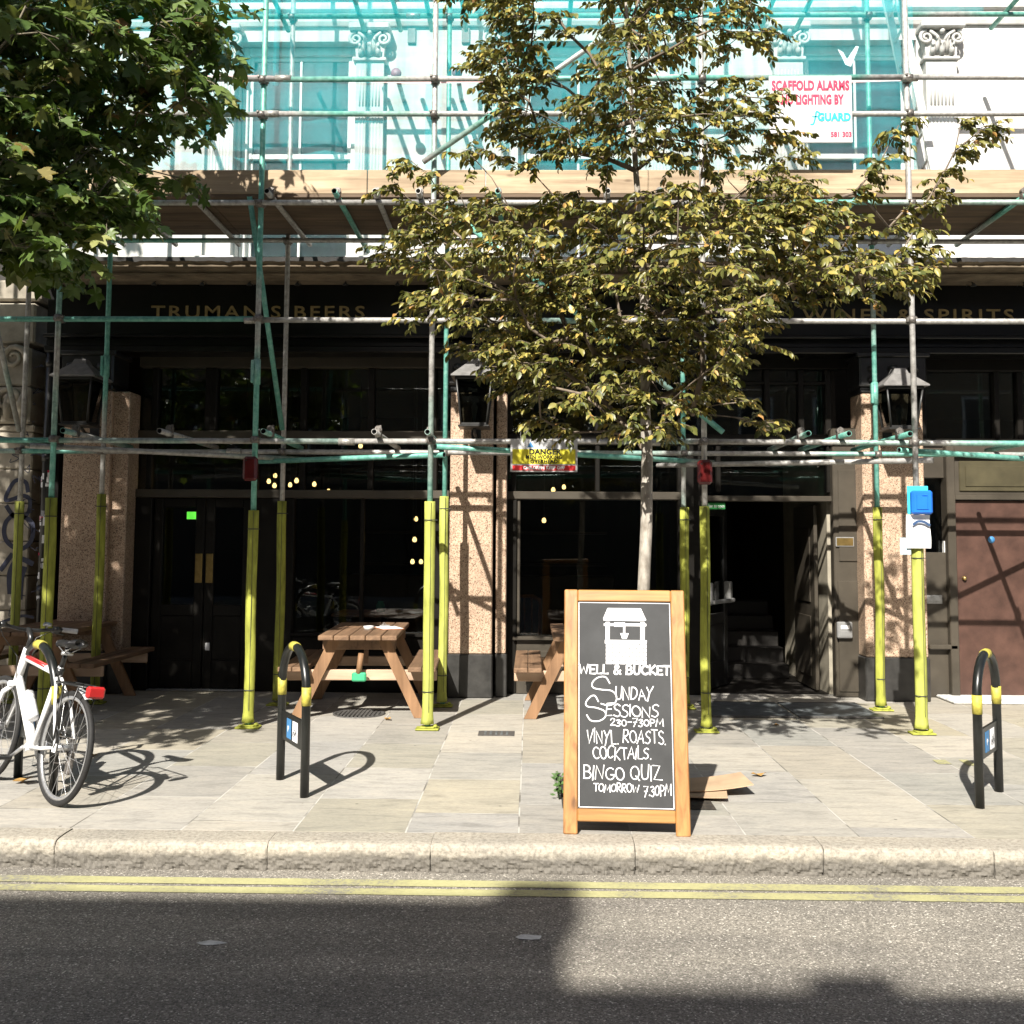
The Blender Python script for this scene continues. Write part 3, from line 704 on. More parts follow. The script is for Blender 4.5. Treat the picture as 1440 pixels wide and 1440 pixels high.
# taupe pilaster with plate and entry box
a, c = X(1166)+.005, X(1209)
b = MB(); b.bbox(a,10.80,.003,c,10.93,2.62,.01); b.bbox(a+.05,10.785,1.42-.02,c-.05,10.80,2.36,.008); b.bbox(a-.02,10.76,2.62,c+.02,10.93,2.80,.02); b.bbox(a+.03,10.785,.06,c-.03,10.80,1.2,.006)
pp = part(b, 'door_pilaster', MAT['taupe'])
b = MB(); q = P(1188, 762, 10.78); b.bbox(q.x-.095,10.775,q.z-.05,q.x+.095,10.784,q.z+.05,.004,0); b.bbox(q.x-.085,10.772,q.z-.04,q.x+.085,10.7752,q.z+.04,.002,1); part(b, 'brass_plate', [MAT['steel'], MAT['brass']], pp)
b = MB(); q = P(1187.5, 886, 10.76); b.bbox(q.x-.078,10.73,q.z-.085,q.x+.078,10.785,q.z+.085,.012,0); b.bbox(q.x-.045,10.722,q.z+.01,q.x+.045,10.731,q.z+.05,.003,1); b.bbox(q.x-.055,10.726,q.z-.06,q.x+.055,10.731,q.z-.01,.003,0); part(b, 'entry_box', [simple('entry_box_grey', (.20,.20,.195), .4, .1, 12), MAT['paper']], pp)
# strip with letter box and the brown door
a, c = X(1303), X(1336); YD = 10.83
b = MB(); b.bbox(a-.05,10.86,2.28,c-.02,10.95,2.6,.006); part(b, 'side_panel', MAT['taupe'])
b = MB(); b.bbox(a-.06,10.78,.50,c-.01,10.86,.55,.01); part(b, 'side_ledge', MAT['taupe'])
b = MB(); b.bbox(a-.05,10.86,.003,c-.02,10.95,1.5,.006); ls = part(b, 'side_panel', MAT['taupe'])
b = MB(); q = P(1313, 843, 10.85); b.bbox(q.x-.13,10.848,q.z-.045,q.x+.09,10.859,q.z+.045,.004,0); b.bbox(q.x-.11,10.842,q.z-.022,q.x+.07,10.849,q.z+.022,.003,0); part(b, 'letter_box', MAT['steel'], ls)
b = MB(); b.box(a-.05,10.945,1.5,c-.02,10.955,2.3); part(b, 'side_light', MAT['glass'])
b = MB(); b.bbox(X(1330)-.05,10.87,1.44,X(1336)-.02,10.93,1.62,.004); part(b, 'junction_box', MAT['chewed'])
xb0, xb1 = px(1347, YD, 860), px(1347, YD, 860)+.92
b = MB(); b.bbox(xb0-.1,10.78,.003,xb0-.012,10.95,2.62,.008); b.bbox(xb1+.012,10.78,.003,xb1+.1,10.95,2.62,.008); b.bbox(xb0-.012,10.785,2.05,xb1+.012,10.95,2.10,.006); b.bbox(xb0-.012,10.785,2.50,xb1+.012,10.95,2.62,.006)
b.bbox(xb0-.012,10.84,2.10,xb1+.012,10.93,2.50,.004); part(b, 'door_frame', MAT['taupe'])
b = MB(); b.bbox(xb0+.05,10.822,2.14,xb1-.05,10.84,2.46,.012); b.bbox(xb0+.11,10.812,2.19,xb1-.11,10.823,2.41,.006); part(b, 'overdoor_panel', simple('olive_panel', (.058,.050,.027), .4, .25, 5))
b = MB(); b.bbox(xb0,YD,.02,xb1,YD+.045,2.045,.006); dr = part(b, 'door', MAT['brown'], label='plain brown painted door')
b = MB(); q = P(1347.5, 813, YD-.02); b.lathe([(0,-.04),(.018,-.036),(.024,-.02),(.012,-.008),(.02,0)], (0,0,0), 14, 0, Matrix.Translation((xb0+.07,YD,q.z)) @ Matrix.Rotation(R(-90),4,'X')); part(b, 'door_knob', MAT['brass'], dr)
b = MB(); q = P(1394, 759, YD); b.lathe([(0,-.004),(.036,-.003),(.036,0)], (0,0,0), 18, 0, Matrix.Translation((q.x,YD,q.z)) @ Matrix.Rotation(R(-90),4,'X')); part(b, 'door_disc', MAT['sblue'], dr)
frame_bars([(X(1306),10.40,0.002,9.0,10.86,.035)], 'door_step', MAT['chewed'], .012)
frame_bars([(xb1+.1,10.84,.003,BX1,10.95,2.62)], 'side_wall', MAT['taupe'])
# dark windows above the strip and the brown door
frame_bars([(X(1300)-.05,10.87,2.60,BX1,11.0,2.70),(X(1300)-.05,10.87,3.42,BX1,11.0,3.56)], 'transom', DP)
frame_bars([(X(q)-.03,10.89,2.7,X(q)+.03,10.99,3.42) for q in (1300,1404,1437,1500)], 'mullion', DP)
b = MB(); b.box(X(1300),10.955,2.68,BX1,10.96,3.46); part(b, 'shop_window', MAT['glass'])
# inside: back room walls and floor seen through the glass
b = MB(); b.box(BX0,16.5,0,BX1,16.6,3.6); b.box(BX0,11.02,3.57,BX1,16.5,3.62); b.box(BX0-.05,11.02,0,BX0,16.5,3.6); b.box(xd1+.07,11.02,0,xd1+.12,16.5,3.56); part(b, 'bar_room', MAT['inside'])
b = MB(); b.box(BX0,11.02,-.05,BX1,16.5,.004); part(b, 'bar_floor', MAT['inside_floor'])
b = MB(); b.bbox(-2.6,14.6,.01,1.2,15.1,1.1,.02); b.bbox(-2.6,16.1,1.2,1.2,16.45,1.24,.01); b.bbox(-2.6,16.1,1.7,1.2,16.45,1.74,.01); part(b, 'bar_counter', simple('bar_wood_dark', (.05,.028,.016), .4, .3, 4))

# bulbs, chair and table indoors
for i, (x, y) in enumerate(((345,669),(378,677),(387,669),(386,683),(408,682),(417,676),(442,681),(462,691),(479,693),(220,692),(507,627),(778,689),(793,685),(765,732),(585,730),(583,759),(580,790),(592,790))):
    Yb = 12.4+(i*7 % 5)*.35; q = P(x, y, Yb)
    t = thing('pendant_bulb', 'small glowing filament bulb hanging in the dark bar behind the glass', 'light bulb', q, 0, 'bulbs hanging inside the bar')
    m = MB(); m.lathe([(0,-.03),(.02,-.024),(.028,0),(.018,.026),(.01,.036)], (0,0,0), 10); m.build('bulb', MAT['bulb'], t)
    m = MB(); m.tube([(0,0,.035),(0,0,3.56-q.z)], .004, 5); m.tube([(0,0,.03),(0,0,.07)], .012, 8); m.build('cord', MAT['black'], t)
q = P(746, 890, 11.9)
ch = thing('bar_chair', 'red-brown wooden chair with a curved back standing inside the bar window', 'chair', (q.x,11.8,.004), R(200))
m = MB(); m.bbox(-.2,-.2,.43,.2,.2,.47,.01); m.build('seat', MAT['chairwood'], ch)
for sx in (-1,1):
    m = MB(); m.tube([(sx*.18,.18,.43),(sx*.19,.2,0)], [.018,.014], 8); m.build('leg', MAT['chairwood'], ch)
    m = MB(); m.tube([(sx*.18,-.18,.92),(sx*.18,-.19,.43),(sx*.19,-.24,0)], [.016,.02,.015], 8); m.build('leg', MAT['chairwood'], ch)
m = MB(); m.tube([(-.18,-.18,.9),(-.1,-.215,.95),(.1,-.215,.95),(.18,-.18,.9)], .024, 8)
for sx in (-.09,0,.09): m.tube([(sx,-.2,.47),(sx,-.213,.94)], .011, 6)
m.build('backrest', MAT['chairwood'], ch)
q = P(540, 866, 12.0)
tb = thing('bar_table', 'dark wooden table inside the bar behind the left shop window', 'table', (q.x,12.0,.004))
m = MB(); m.bbox(-.55,-.35,.72,.55,.35,.76,.01); m.build('tabletop', MAT['chairwood'], tb)
m = MB(); m.tube([(0,0,.72),(0,0,.04)], .04, 10); m.lathe([(.25,0),(.24,.03),(.05,.05)], (0,0,0), 16); m.build('pedestal', MAT['black'], tb)
gj = thing('green_jar', 'pale green glass jar on the table inside the left shop window', 'jar', (q.x-.02,11.85,.764))
m = MB(); m.lathe([(0,0),(.045,.003),(.055,.04),(.05,.09),(.032,.115),(.036,.13),(.03,.13),(.028,.115),(.04,.08)], (0,0,0), 16); m.build('glass_body', MAT['green'], gj)

# ================================================================ neighbouring building at the left edge
nb = thing('stone_building', 'weathered grey stone building with a graffitied pier beside the pub', 'building', (-5.6,10.9,0))
def npart(mb, name, mat, parent=nb, label=None):
    o = mb.build(name, mat, parent)
    if parent is nb: o.matrix_parent_inverse = Matrix.Translation((5.6,-10.9,0))
    return o
b = MB(); b.box(-14,11.1,0,-5.15,11.5,9.4); npart(b, 'wall', simple('dark_wall', (.045,.04,.035), .85, .4, 3))  # uneven near-black tone over the whole wall set back behind the pier
b = MB(); xa, xb = -5.74, -5.27; z = 0
for h in (.42,.42,.36,.36,.4,.36,.40): b.bbox(xa,10.72,z+.004,xb,11.1,z+h-.004,.012); z += h
b.bbox(xa-.02,10.70,z,xb+.02,11.1,z+.07,.015); z += .07
npart(b, 'pier', MAT['nstone'])
b = MB(); 
for (za, zb, i) in ((2.80,3.2,.02),(3.2,3.62,.03),(3.66,4.1,.0),(4.12,4.35,-.05)): b.bbox(xa+i,10.66,za,xb-i,11.1,zb-.01,.02)
for k, zc in ((0,3.05),(1,3.5)):
    m_ = (xa+xb)/2; pts = []
    for j in range(20):
        t = j/19; a_ = t*R(520); r = .13*(1-.75*t); pts.append((m_+(.03 if k else -.02)+r*math.cos(a_),10.645,zc+r*math.sin(a_)))
    b.tube(pts, [.035-.018*j/19 for j in range(20)], 8)
for sx in (-.14,0,.14): b.tube([((xa+xb)/2+sx,10.65,2.85),((xa+xb)/2+sx,10.61,3.0),((xa+xb)/2+sx*1.1,10.63,3.12)], [.05,.045,.02], 8)
npart(b, 'corbel', MAT['nstone'])
def ribbon(mb, pts, wd, thick=.0015, M=None, mi=0):
    """flat painted stroke in the local x,z plane, facing -y"""
    pts = [Vector((p[0], 0, p[1])) for p in pts]; n = len(pts); vs = []
    for i, p in enumerate(pts):
        t = (pts[min(i+1,n-1)]-pts[max(i-1,0)]); t = t.normalized() if t.length > 1e-9 else Vector((1,0,0))
        s = Vector((-t.z, 0, t.x))*wd/2
        e = t*(-wd*.45 if i == 0 else wd*.45 if i == n-1 else 0)
        vs += [p+s+e, p-s+e, p+s+e+Vector((0,-thick,0)), p-s+e+Vector((0,-thick,0))]
    if M is not None: vs = [M @ v for v in vs]
    fs = [(4*i+2,4*i+3,4*i+7,4*i+6) for i in range(n-1)] + [(4*i,4*i+2,4*i+6,4*i+4) for i in range(n-1)] + [(4*i+1,4*i+5,4*i+7,4*i+3) for i in range(n-1)]
    fs += [(0,1,3,2), (4*n-4,4*n-2,4*n-1,4*n-3)]
    mb.add(vs, fs, mi)
def smooth(pts, n=8):
    out = []; m = len(pts)
    for i in range(m-1):
        p0, p1, p2, p3 = (Vector(pts[max(i-1,0)]).to_2d(), Vector(pts[i]).to_2d(), Vector(pts[i+1]).to_2d(), Vector(pts[min(i+2,m-1)]).to_2d())
        for k in range(n):
            t = k/n; out.append(.5*((2*p1)+(p2-p0)*t+(2*p0-5*p1+4*p2-p3)*t*t+(3*p1-p0-3*p2+p3)*t**3))
    out.append(Vector(pts[-1]).to_2d()); return out
b = MB()
def spx(pts, wd, n=6):
    q = [P(x, y, 10.718) for x, y in pts]; ribbon(b, smooth([(v.x, v.z) for v in q], n), wd, .0015, Matrix.Translation((0,10.718,0)))
for dx in range(1):
    spx([(39,690),(36,678),(22,676),(12,690),(8,703),(18,702),(32,697),(42,703),(40,720),(30,730)], .042)
    spx([(10,713),(20,726),(36,728),(46,738),(44,760),(30,772),(14,766),(6,752),(8,735),(18,724)], .046)
    spx([(2,800),(16,781)], .05); spx([(14,832),(14,805),(26,786),(44,792)], .055); spx([(28,840),(30,815),(34,800)], .055)
    for k in range(26):
        x = rnd.uniform(4,50); y = rnd.uniform(480,880)
        spx([(x+rnd.uniform(-7,7)+j*3, y+rnd.uniform(-7,7)) for j in range(5)], .008, 4)
    spx([(0,876),(16,870),(32,866),(46,868)], .03)
npart(b, 'graffiti', MAT['ink'])
b = MB(); dxp = px(66, 10.7, 700)
b.tube([(dxp,10.68,0.02),(dxp,10.68,2.6),(dxp+.0,10.68,5)], .052, 14)
for z in (1.0,2.4,3.4): b.tube([(dxp,10.68,z),(dxp,10.68,z+.1)], .062, 14)
dp = npart(b, 'drainpipe', DK)
b = MB()
for k in range(46):
    z = rnd.uniform(.9,2.35); a0 = rnd.uniform(R(200),R(335)); da = R(rnd.uniform(14,40)); h = rnd.uniform(.02,.07); vs = []; r_ = .0535+rnd.uniform(0,.002)
    for j in range(5):
        a_ = a0+da*j/4; vs += [(dxp+r_*math.cos(a_),10.68+r_*math.sin(a_),z),(dxp+r_*math.cos(a_),10.68+r_*math.sin(a_),z+h)]
    b.add(vs, [(2*j,2*j+2,2*j+3,2*j+1) for j in range(4)], rnd.choice((0,0,0,1,2)))
npart(b, 'stickers', [MAT['paper'], simple('sticker_grey', (.3,.3,.32), .6), MAT['pink']], dp)

# ---- the street's other side throws the long shadow on the road
def terrace(name, x0, x1, top, lab, chims):
    t = thing(name, lab, 'building', ((x0+x1)/2,-7.5,0))
    def tp(mb, nm, mat, par=t):
        o = mb.build(nm, mat, par)
        if par is t: o.matrix_parent_inverse = Matrix.Translation((-(x0+x1)/2,7.5,0))
        return o
    b = MB(); b.box(x0,-13.5,-.35,x1,-7.0,top-.15); w_ = tp(b, 'wall', MAT['backbrick'])
    b = MB(); b.bbox(x0,-13.5,top-.15,x1,-6.94,top,.01); tp(b, 'parapet', MAT['stone'])
    k = 0; x = x0+.9
    while x < x1-1.2 and k < 14:
        if -16 < x < 16:
            for z in (4.0,6.9):
                b = MB(); b.bbox(x,-7.02,z,x+1.0,-6.96,z+1.7,.01); f = tp(b, 'window', MAT['sash']); g = MB(); g.box(x+.08,-6.958,z+.08,x+.92,-6.952,z+1.62); g.build('pane', MAT['plinth'], f)
        x += 2.1; k += 1
    b = MB(); b.bbox(x0+.02,-6.98,0,x1-.02,-6.9,3.2,.01); tp(b, 'shopfront', MAT['taupe'])
    for (cx, wd, h) in chims:
        b = MB(); b.bbox(cx-wd/2,-7.6,top,cx+wd/2,-7.05,top+h,.01); tp(b, 'chimney', MAT['backbrick'])
terrace('brick_terrace', -24, -3.46, 10.13, 'taller brick terrace across the street throwing shade on the road', [(-3.66,.36,.33)])
terrace('brick_terrace', -3.45, 26, 9.31, 'lower brick terrace across the street throwing shade on the road', [(-2.12,.34,.22)])

# ================================================================ scaffolding
YF, YB = 8.80, 10.0
TR = 0.0242
sc = thing('scaffolding', 'tall tube scaffolding with grey and teal poles standing over the pavement', 'scaffolding', (0,9.4,0))
INV = Matrix.Translation((0,-9.4,0))
def sp(mb, name, mat, parent=sc, label=None):
    o = mb.build(name, mat, parent)
    if parent is sc: o.matrix_parent_inverse = INV
    if label: o['label'] = label
    return o
def spr(o): o.matrix_parent_inverse = INV; return o
FX = [-6.05,-4.145,-2.385,-.862,1.49,3.29,5.75]
BXs = [-6.6,-5.02,-4.213,-2.43,-.838,1.49,3.36,5.6]
tubes = [MAT['tube'], MAT['tube_g'], MAT['tube_t']]
def standard(X, Y, mat, sleeve_top, wd, grubby, ties, joint=None, lean=0):
    b = MB(); b.tube([(X,Y,.03),(X+lean*.5,Y,4.6),(X+lean,Y,9.3)], TR, 14)
    if joint:
        for z in joint:
            b.tube([(X+lean*z/9.3,Y,z-.11),(X+lean*z/9.3,Y,z+.11)], .032, 12); b.bbox(X-.045,Y-.04,z-.1,X-.02,Y-.0,z+.1,.006)
    s = sp(b, 'standard', mat)
    # foam sleeve: eight-sided with slightly flattened faces and a ragged foot
    f = MB(); n = 12; vs = []; zs = [.05,.09,.14,.3,.6,.9,1.2,1.5,1.75,sleeve_top]
    for i, z in enumerate(zs):
        off = .012*mnoise.noise(Vector((X*3,z*1.4,Y)))
        flare = 1.0+(.22 if i == 0 else .1 if i == 1 else 0)
        for k in range(n):
            a = 2*math.pi*(k+.5)/n; r = wd*(1+.10*math.cos(4*a))*flare*(1+.02*mnoise.noise(Vector((a*2,z*5,X))))
            vs.append((X+off+r*math.cos(a), Y+r*math.sin(a)*.95, z))
    m = len(zs); fs = [(i*n+k, i*n+(k+1)%n, (i+1)*n+(k+1)%n, (i+1)*n+k) for i in range(m-1) for k in range(n)]
    fs += [tuple(range(n-1,-1,-1)), tuple((m-1)*n+k for k in range(n))]
    f.add(vs, fs, 0, True)
    # slit down the front
    f.box(X+wd*.25,Y-wd*1.06,.15,X+wd*.25+.003,Y-wd*.98,sleeve_top-.01,1)
    o = f.build('foam_sleeve', [MAT['foam_old'] if grubby else MAT['foam'], MAT['strap']], s)
    t = MB()
    for z in ties: t.lathe([(wd*1.12,-.004),(wd*1.17,0),(wd*1.12,.004)], (X,Y,z), 14); 
    for z in ties[:1]: t.box(X+wd*1.05,Y-.02,z-.003,X+wd*1.05+.02,Y-.012,z+.003)
    t.build('cable_tie', MAT['strap'], s)
    p = MB(); p.bbox(X-.10,Y-.07,.002,X+.10,Y+.07,.018,.007); p.bbox(X-.06,Y-.055,.018,X+.06,Y+.055,.03,.005)
    p.bbox(X+.05,Y-.03,.018,X+.085,Y+.02,.045,.01); p.build('base_plate', MAT['foam_old'], s)
spec = {FX[1]:(1.945,.047,True), FX[2]:(1.845,.042,True), FX[3]:(1.93,.045,False), FX[4]:(1.90,.040,True), FX[5]:(1.63,.048,False)}
for i, x in enumerate(FX):
    st_, wd, gr = spec.get(x, (1.9,.043,False))
    standard(x, YF, tubes[(2,0,2,0,1,1,0)[i]], st_, wd, gr, [st_-.16,.32] if i != 4 else [.33], {3:[6.9],2:[3.05]}.get(i))
for i, x in enumerate(BXs):
    standard(x, YB, tubes[(0,1,0,1,2,0,2,1)[i]], (1.95,1.955,2.03,1.97,2.025,1.93,1.94,1.95)[i], .042, i in (2,3,5,6), [(1.95,1.955,2.03,1.97,2.025,1.93,1.94,1.95)[i]-.12,.3], {6:[3.05],2:[3.3]}.get(i))
def bar(a, c, mat, name, ends=True):
    b = MB()
    if ends: b.pipe(a, c, TR, TR-.004, 14, 0, 1)
    else: b.tube([a, c], TR, 14)
    return sp(b, name, [mat, MAT['bore']])
sag = lambda: rnd.uniform(-.008,.008)
def ledger(Y, z, cuts, mats, name='ledger'):
    for (x0, x1), mt in zip(zip(cuts[:-1], cuts[1:]), mats):
        o = sag(); bar((x0,Y,z+o),(x1,Y,z+sag()), tubes[mt], name)
        if x1 < 6.9:
            b = MB(); b.tube([(x1-.07,Y,z+o),(x1+.07,Y,z+o)], .031, 12); sp(b, 'sleeve_coupler', MAT['coupler_g'])
Lf = YF+.052; Lb = YB-.052
ledger(Lf, 2.455, (-7.2,-1.6,1.05,7.2), (0,0,0)); ledger(Lf, 3.52, (-7.2,-2.45,.9,7.2), (2,1,1)); ledger(Lf-.105, 4.535, (-7.2,-.9,1.8,7.2), (1,1,0))
ledger(Lf-.105, 5.335, (-7.2,-2.3,1.9,7.2), (0,0,1), 'guard_rail'); ledger(Lf-.105, 5.655, (-7.2,-2.2,3.3,7.2), (1,0,1), 'guard_rail'); ledger(Lf, 6.86, (-7.2,7.2), (0,))
ledger(Lb, 2.45, (-7.2,-2.9,.4,7.2), (0,1,0)); ledger(Lb, 4.555, (-7.2,0.2,7.2), (0,1)); ledger(Lb, 6.86, (-7.2,-1.2,7.2), (2,2))
# transoms from front to back
def transom(xpix, ypix, z, y0, y1, mt):
    X_ = P(xpix, ypix, y0).x; bar((X_,y0,z),(X_+rnd.uniform(-.03,.03),y1,z-.004), tubes[mt], 'transom'); return X_
TX = []
for x, mt in ((-60,0),(88,0),(224,1),(370,0),(526,1),(601,0),(1137,0),(1194,2),(1280,2),(1500,0)): TX.append((transom(x,612,2.51,8.60,10.12,mt), 2.51))
for x, mt in ((-40,1),(70,1),(160,1),(262,0),(375,1),(470,2),(527,1),(588,1),(700,0),(855,1),(930,0),(1010,0),(1110,0),(1215,0),(1340,1),(1452,0)): TX.append((transom(x,272,4.592,8.60,10.2 if mt != 2 else 10.45,mt), 4.592))
for x in (235,405,512,563,607,655,800,1000,1070,1120,1395): 
    q = P(x, 40, 10.3); bar((q.x,8.55,6.912),(q.x,10.32,6.908), tubes[2], 'transom')
for x, y in ((557,103),(643,102)):
    q = P(x, y, 10.25); b = MB(); b.tube([q,(q.x,10.9,q.z)], TR, 12); b.lathe([(0,-.03),(.05,-.03),(.056,0),(.05,.02),(0,.02)], (0,0,0), 16, 1, Matrix.Translation(q) @ Matrix.Rotation(R(90),4,'X')); sp(b, 'tie_tube', [MAT['tube_g'], simple('tie_cap', (.25,.12,.16), .5)])
# braces
def brace(p, q, mt): bar(p, q, tubes[mt], 'brace')
brace((FX[1]-.2,YF-.02,2.395),(BXs[3]+.2,YB+.06,2.385),1)
brace((BXs[3]-.25,YB+.03,2.36),(FX[3]+.12,YF-.03,2.33),2)
brace((FX[3]+.05,YF-.05,2.40),(BXs[5]+.3,YB+.03,2.37),2)
brace((BXs[5]-.25,YB+.04,2.34),(FX[5]+.13,YF-.05,2.30),1)
brace((FX[5]-.12,YF+.05,2.395),(BXs[7],YB+.05,2.37),2)
brace(P(595,228,YF-.08),P(1000,-52,YF-.08),0)
brace(P(628,292,YF-.05),P(1017,608,YF-.05),2)
brace(P(351,276,YF+.06),P(397,604,YB-.06),2)
brace(P(-12,430,YF+.3),P(27,606,YB-.05),0)
# couplers: one swivel clamp mesh, copied to every crossing
m = MB(); m.tube([(0,0,-.03),(0,0,.03)], .034, 12); m.tube([(-.03,.052,0),(.03,.052,0)], .034, 12)
m.tube([(.028,-.03,.014),(.028,.085,.014)], .008, 6); m.bbox(.018,.075,.004,.038,.095,.024,.003); m.bbox(-.045,-.01,-.02,-.03,.06,.02,.004)
cp0 = sp(m, 'coupler', MAT['coupler']); cdata = cp0.data; first = True
def coupler(x, y, z, back=False):
    global first
    o = cp0 if first else cp0.copy()
    if not first: COL.objects.link(o); o.parent = sc
    o.matrix_parent_inverse = INV; first = False
    o.location = (x,y,z); o.rotation_euler = (0,0,math.pi if back else 0)
    return o
for x in FX[1:6]:
    for z in (2.455,3.52): coupler(x,YF,z)
    for z in (4.535,5.335,5.655): coupler(x,YF,z).rotation_euler = (0,0,math.pi)
for x in BXs[1:7]:
    for z in (2.45,4.555,6.86): coupler(x,YB,z,True)
for (x, z) in TX:
    if -5.2 < x < 5.3:
        o = coupler(x,Lf-.0 if z < 3 else Lf-.105,z,False); o.rotation_euler = (R(90),0,R(90)); o.scale = (.9,.9,.9)
# deck and toe boards
for k in range(5):
    for (x0, x1) in ((-7.2,-2.9),(-2.9,1.0),(1.0,4.95),(4.95,7.3)):
        b = MB(); b.bbox(x0+.003,8.86+.226*k,4.622+rnd.uniform(0,.004),x1-.003,8.86+.226*k+.221,4.662,.004); sp(b, 'deck_board', MAT['deck'])
cuts = [-7.2] + [P(x, 250, 8.87).x for x in (517, 683, 1010)] + [4.4,7.3]
for x0, x1 in zip(cuts[:-1], cuts[1:]):
    b = MB(); b.bbox(x0+.004,8.855,4.655,x1-.004,8.893,4.875+rnd.uniform(-.006,.006),.004); sp(b, 'toe_board', MAT['toe'])
print('scaffold parts', len([o for o in bpy.data.objects if o.parent == sc]))

# ---- netting behind the guard rails
def net(name, x0, x1, z0, z1, Y, amp, parent=None, nx=150, nz=46, mat=None, taper=0):
    vs = []
    for j in range(nz+1):
        for i in range(nx+1):
            u = i/nx; v = j/nz; x = x0+(x1-x0)*u+taper*v; z = z0+(z1-z0)*v
            y = Y+amp*(mnoise.noise(Vector((x*1.1,z*.5,3)))+.5*mnoise.noise(Vector((x*4,z*.8,9))))
            vs.append((x,y,z+.012*mnoise.noise(Vector((x*2,v*3,1)))*(1 if j in (0,nz) else .3)))
    b = MB(); b.add(vs, [(j*(nx+1)+i,j*(nx+1)+i+1,(j+1)*(nx+1)+i+1,(j+1)*(nx+1)+i) for j in range(nz) for i in range(nx)], 0, True)
    o = b.build(name, mat or MAT['netting'], parent); return o
nt_ = thing('debris_netting', 'turquoise debris netting stretched behind the upper guard rails of the scaffolding', 'netting', (0,9.0,4.86))
NI = Matrix.Translation((0,-9.0,-4.86))
xe = P(1288,150,9.0).x
for nm, a in (('net_sheet', (-7.2,xe,4.88,8.9,9.02,.05)),): net(nm, *a, nt_).matrix_parent_inverse = NI
dn = m_net(); dn.name = 'gathered_net'
for nd in dn.node_tree.nodes:
    if nd.type == 'VALTORGB' and abs(nd.color_ramp.elements[0].color[0]-.20) < .005 and abs(nd.color_ramp.elements[0].color[1]-.20) < .005:
        nd.color_ramp.elements[0].color = (.6,.6,.6,1); nd.color_ramp.elements[1].color = (.8,.8,.8,1)
for (xa, xb, za, zb, tp) in ((597,611,237,112,0),(1283,1291,237,165,-.03),(1018,1029,90,15,0),(383,392,120,-30,0)):
    a = P(xa,za,9.06); c = P(xb,za,9.06); net('gathered_net', a.x, c.x, a.z, P(xa,zb,9.06).z, 9.07, .02, nt_, 12, 24, dn, tp).matrix_parent_inverse = NI
a = P(100,18,9.05); net('gathered_net', -6.5, P(1385,10,9.05).x, a.z, 8.9, 9.08, .03, nt_, 120, 14).matrix_parent_inverse = NI
b = MB(); n = 160; vs = []
for i in range(n+1):
    x = -4.5+(xe+4.5)*i/n; z = 5.76+.03*math.sin(x*1.7); vs += [(x,9.0,z),(x,9.0,z+.02)]
b.add(vs, [(2*i,2*i+2,2*i+3,2*i+1) for i in range(n)])
o = b.build('warning_tape', simple('faded_pink_tape', (.75,.45,.45), .7, .2, 2), nt_); o.matrix_parent_inverse = NI
# ladder
ld = thing('ladder', 'pale ladder leaning inside the scaffolding behind the netting at the upper right', 'ladder', (3.75,9.45,4.665))
LI = Matrix.Translation((-3.75,-9.45,-4.665))
sa = (Vector((3.82,9.62,4.665)), Vector((3.13,9.62,8.4))); sb = (Vector((3.75,9.25,4.665)), Vector((3.10,9.25,8.4)))
for s in (sa, sb):
    b = MB(); d = (s[1]-s[0]); Mx = Matrix.Translation(s[0]) @ d.to_track_quat('Z','Y').to_matrix().to_4x4(); b.bbox(-.02,-.035,0,.02,.035,d.length,.006,0,Mx); o = b.build('stile', MAT['sash'], ld); o.matrix_parent_inverse = LI
b = MB()
for k in range(1,15):
    t = k/15; b.tube([sa[0].lerp(sa[1],t), sb[0].lerp(sb[1],t)], .014, 8)
o = b.build('rungs', MAT['sash'], ld); o.matrix_parent_inverse = LI
# torn paper stuck by the upper window
q = P(1193,78,9.35); t = thing('paper_scrap', 'torn white paper scrap caught in the netting before the upper right window', 'paper', q)
b = MB(); b.prism([(-.10,.06),(-.05,.03),(-.015,-.04),(.07,.09),(.10,.085),(.02,-.11),(-.03,-.09),(-.06,-.02)], -.004, 0); b.build('sheet', MAT['paper'], t)

# ================================================================ signs on the scaffolding
q0 = P(718,618,8.70); q1 = P(812,664,8.70); W_ = q1.x-q0.x; H_ = q0.z-q1.z
t = thing('danger_sign', 'yellow, white and red danger sign tied to the lower scaffold tube', 'sign', (q0.x,8.70,q1.z))
b = MB(); b.bbox(0,-.006,0,W_,.006,H_,.003); b.build('board', MAT['signboard'], t)
b = MB(); b.box(W_*.03,-.0085,H_*.245,W_*.97,-.006,H_*.70); b.build('yellow_panel', MAT['syel'], t)
b = MB(); b.box(W_*.03,-.0085,H_*.045,W_*.97,-.006,H_*.20); b.build('red_panel', MAT['sred'], t)
b = MB(); b.prism([(W_*.25,H_*.76),(W_*.35,H_*.76),(W_*.30,H_*.93)], -.0085, -.006); b.build('triangle', MAT['sblue'], t)
def slet(par, s, x, z, size, mat, width=None, y=-.0095, align='CENTER', bold=.004): return text_mb(s, size, mat, 'lettering', par, face_street(x, y, z), .0008, align, 1.05, width, bold)
slet(t,'DANGER',W_*.52,H_*.545,.062,MAT['black'],W_*.48,bold=.003); slet(t,'MEN WORKING',W_*.50,H_*.405,.044,MAT['black'],W_*.54,bold=.0015); slet(t,'OVERHEAD',W_*.50,H_*.27,.044,MAT['black'],W_*.41,bold=.0015)
slet(t,'CHILDREN KEEP OFF',W_*.50,H_*.085,.036,MAT['paper'],W_*.62,bold=.002)
b = MB(); b.tube([(W_*.15,0,H_),(W_*.15,.0,H_+.12)], .003, 5); b.tube([(W_*.85,0,H_),(W_*.85,.0,H_+.06)], .003, 5); b.build('tie', MAT['white'], t)
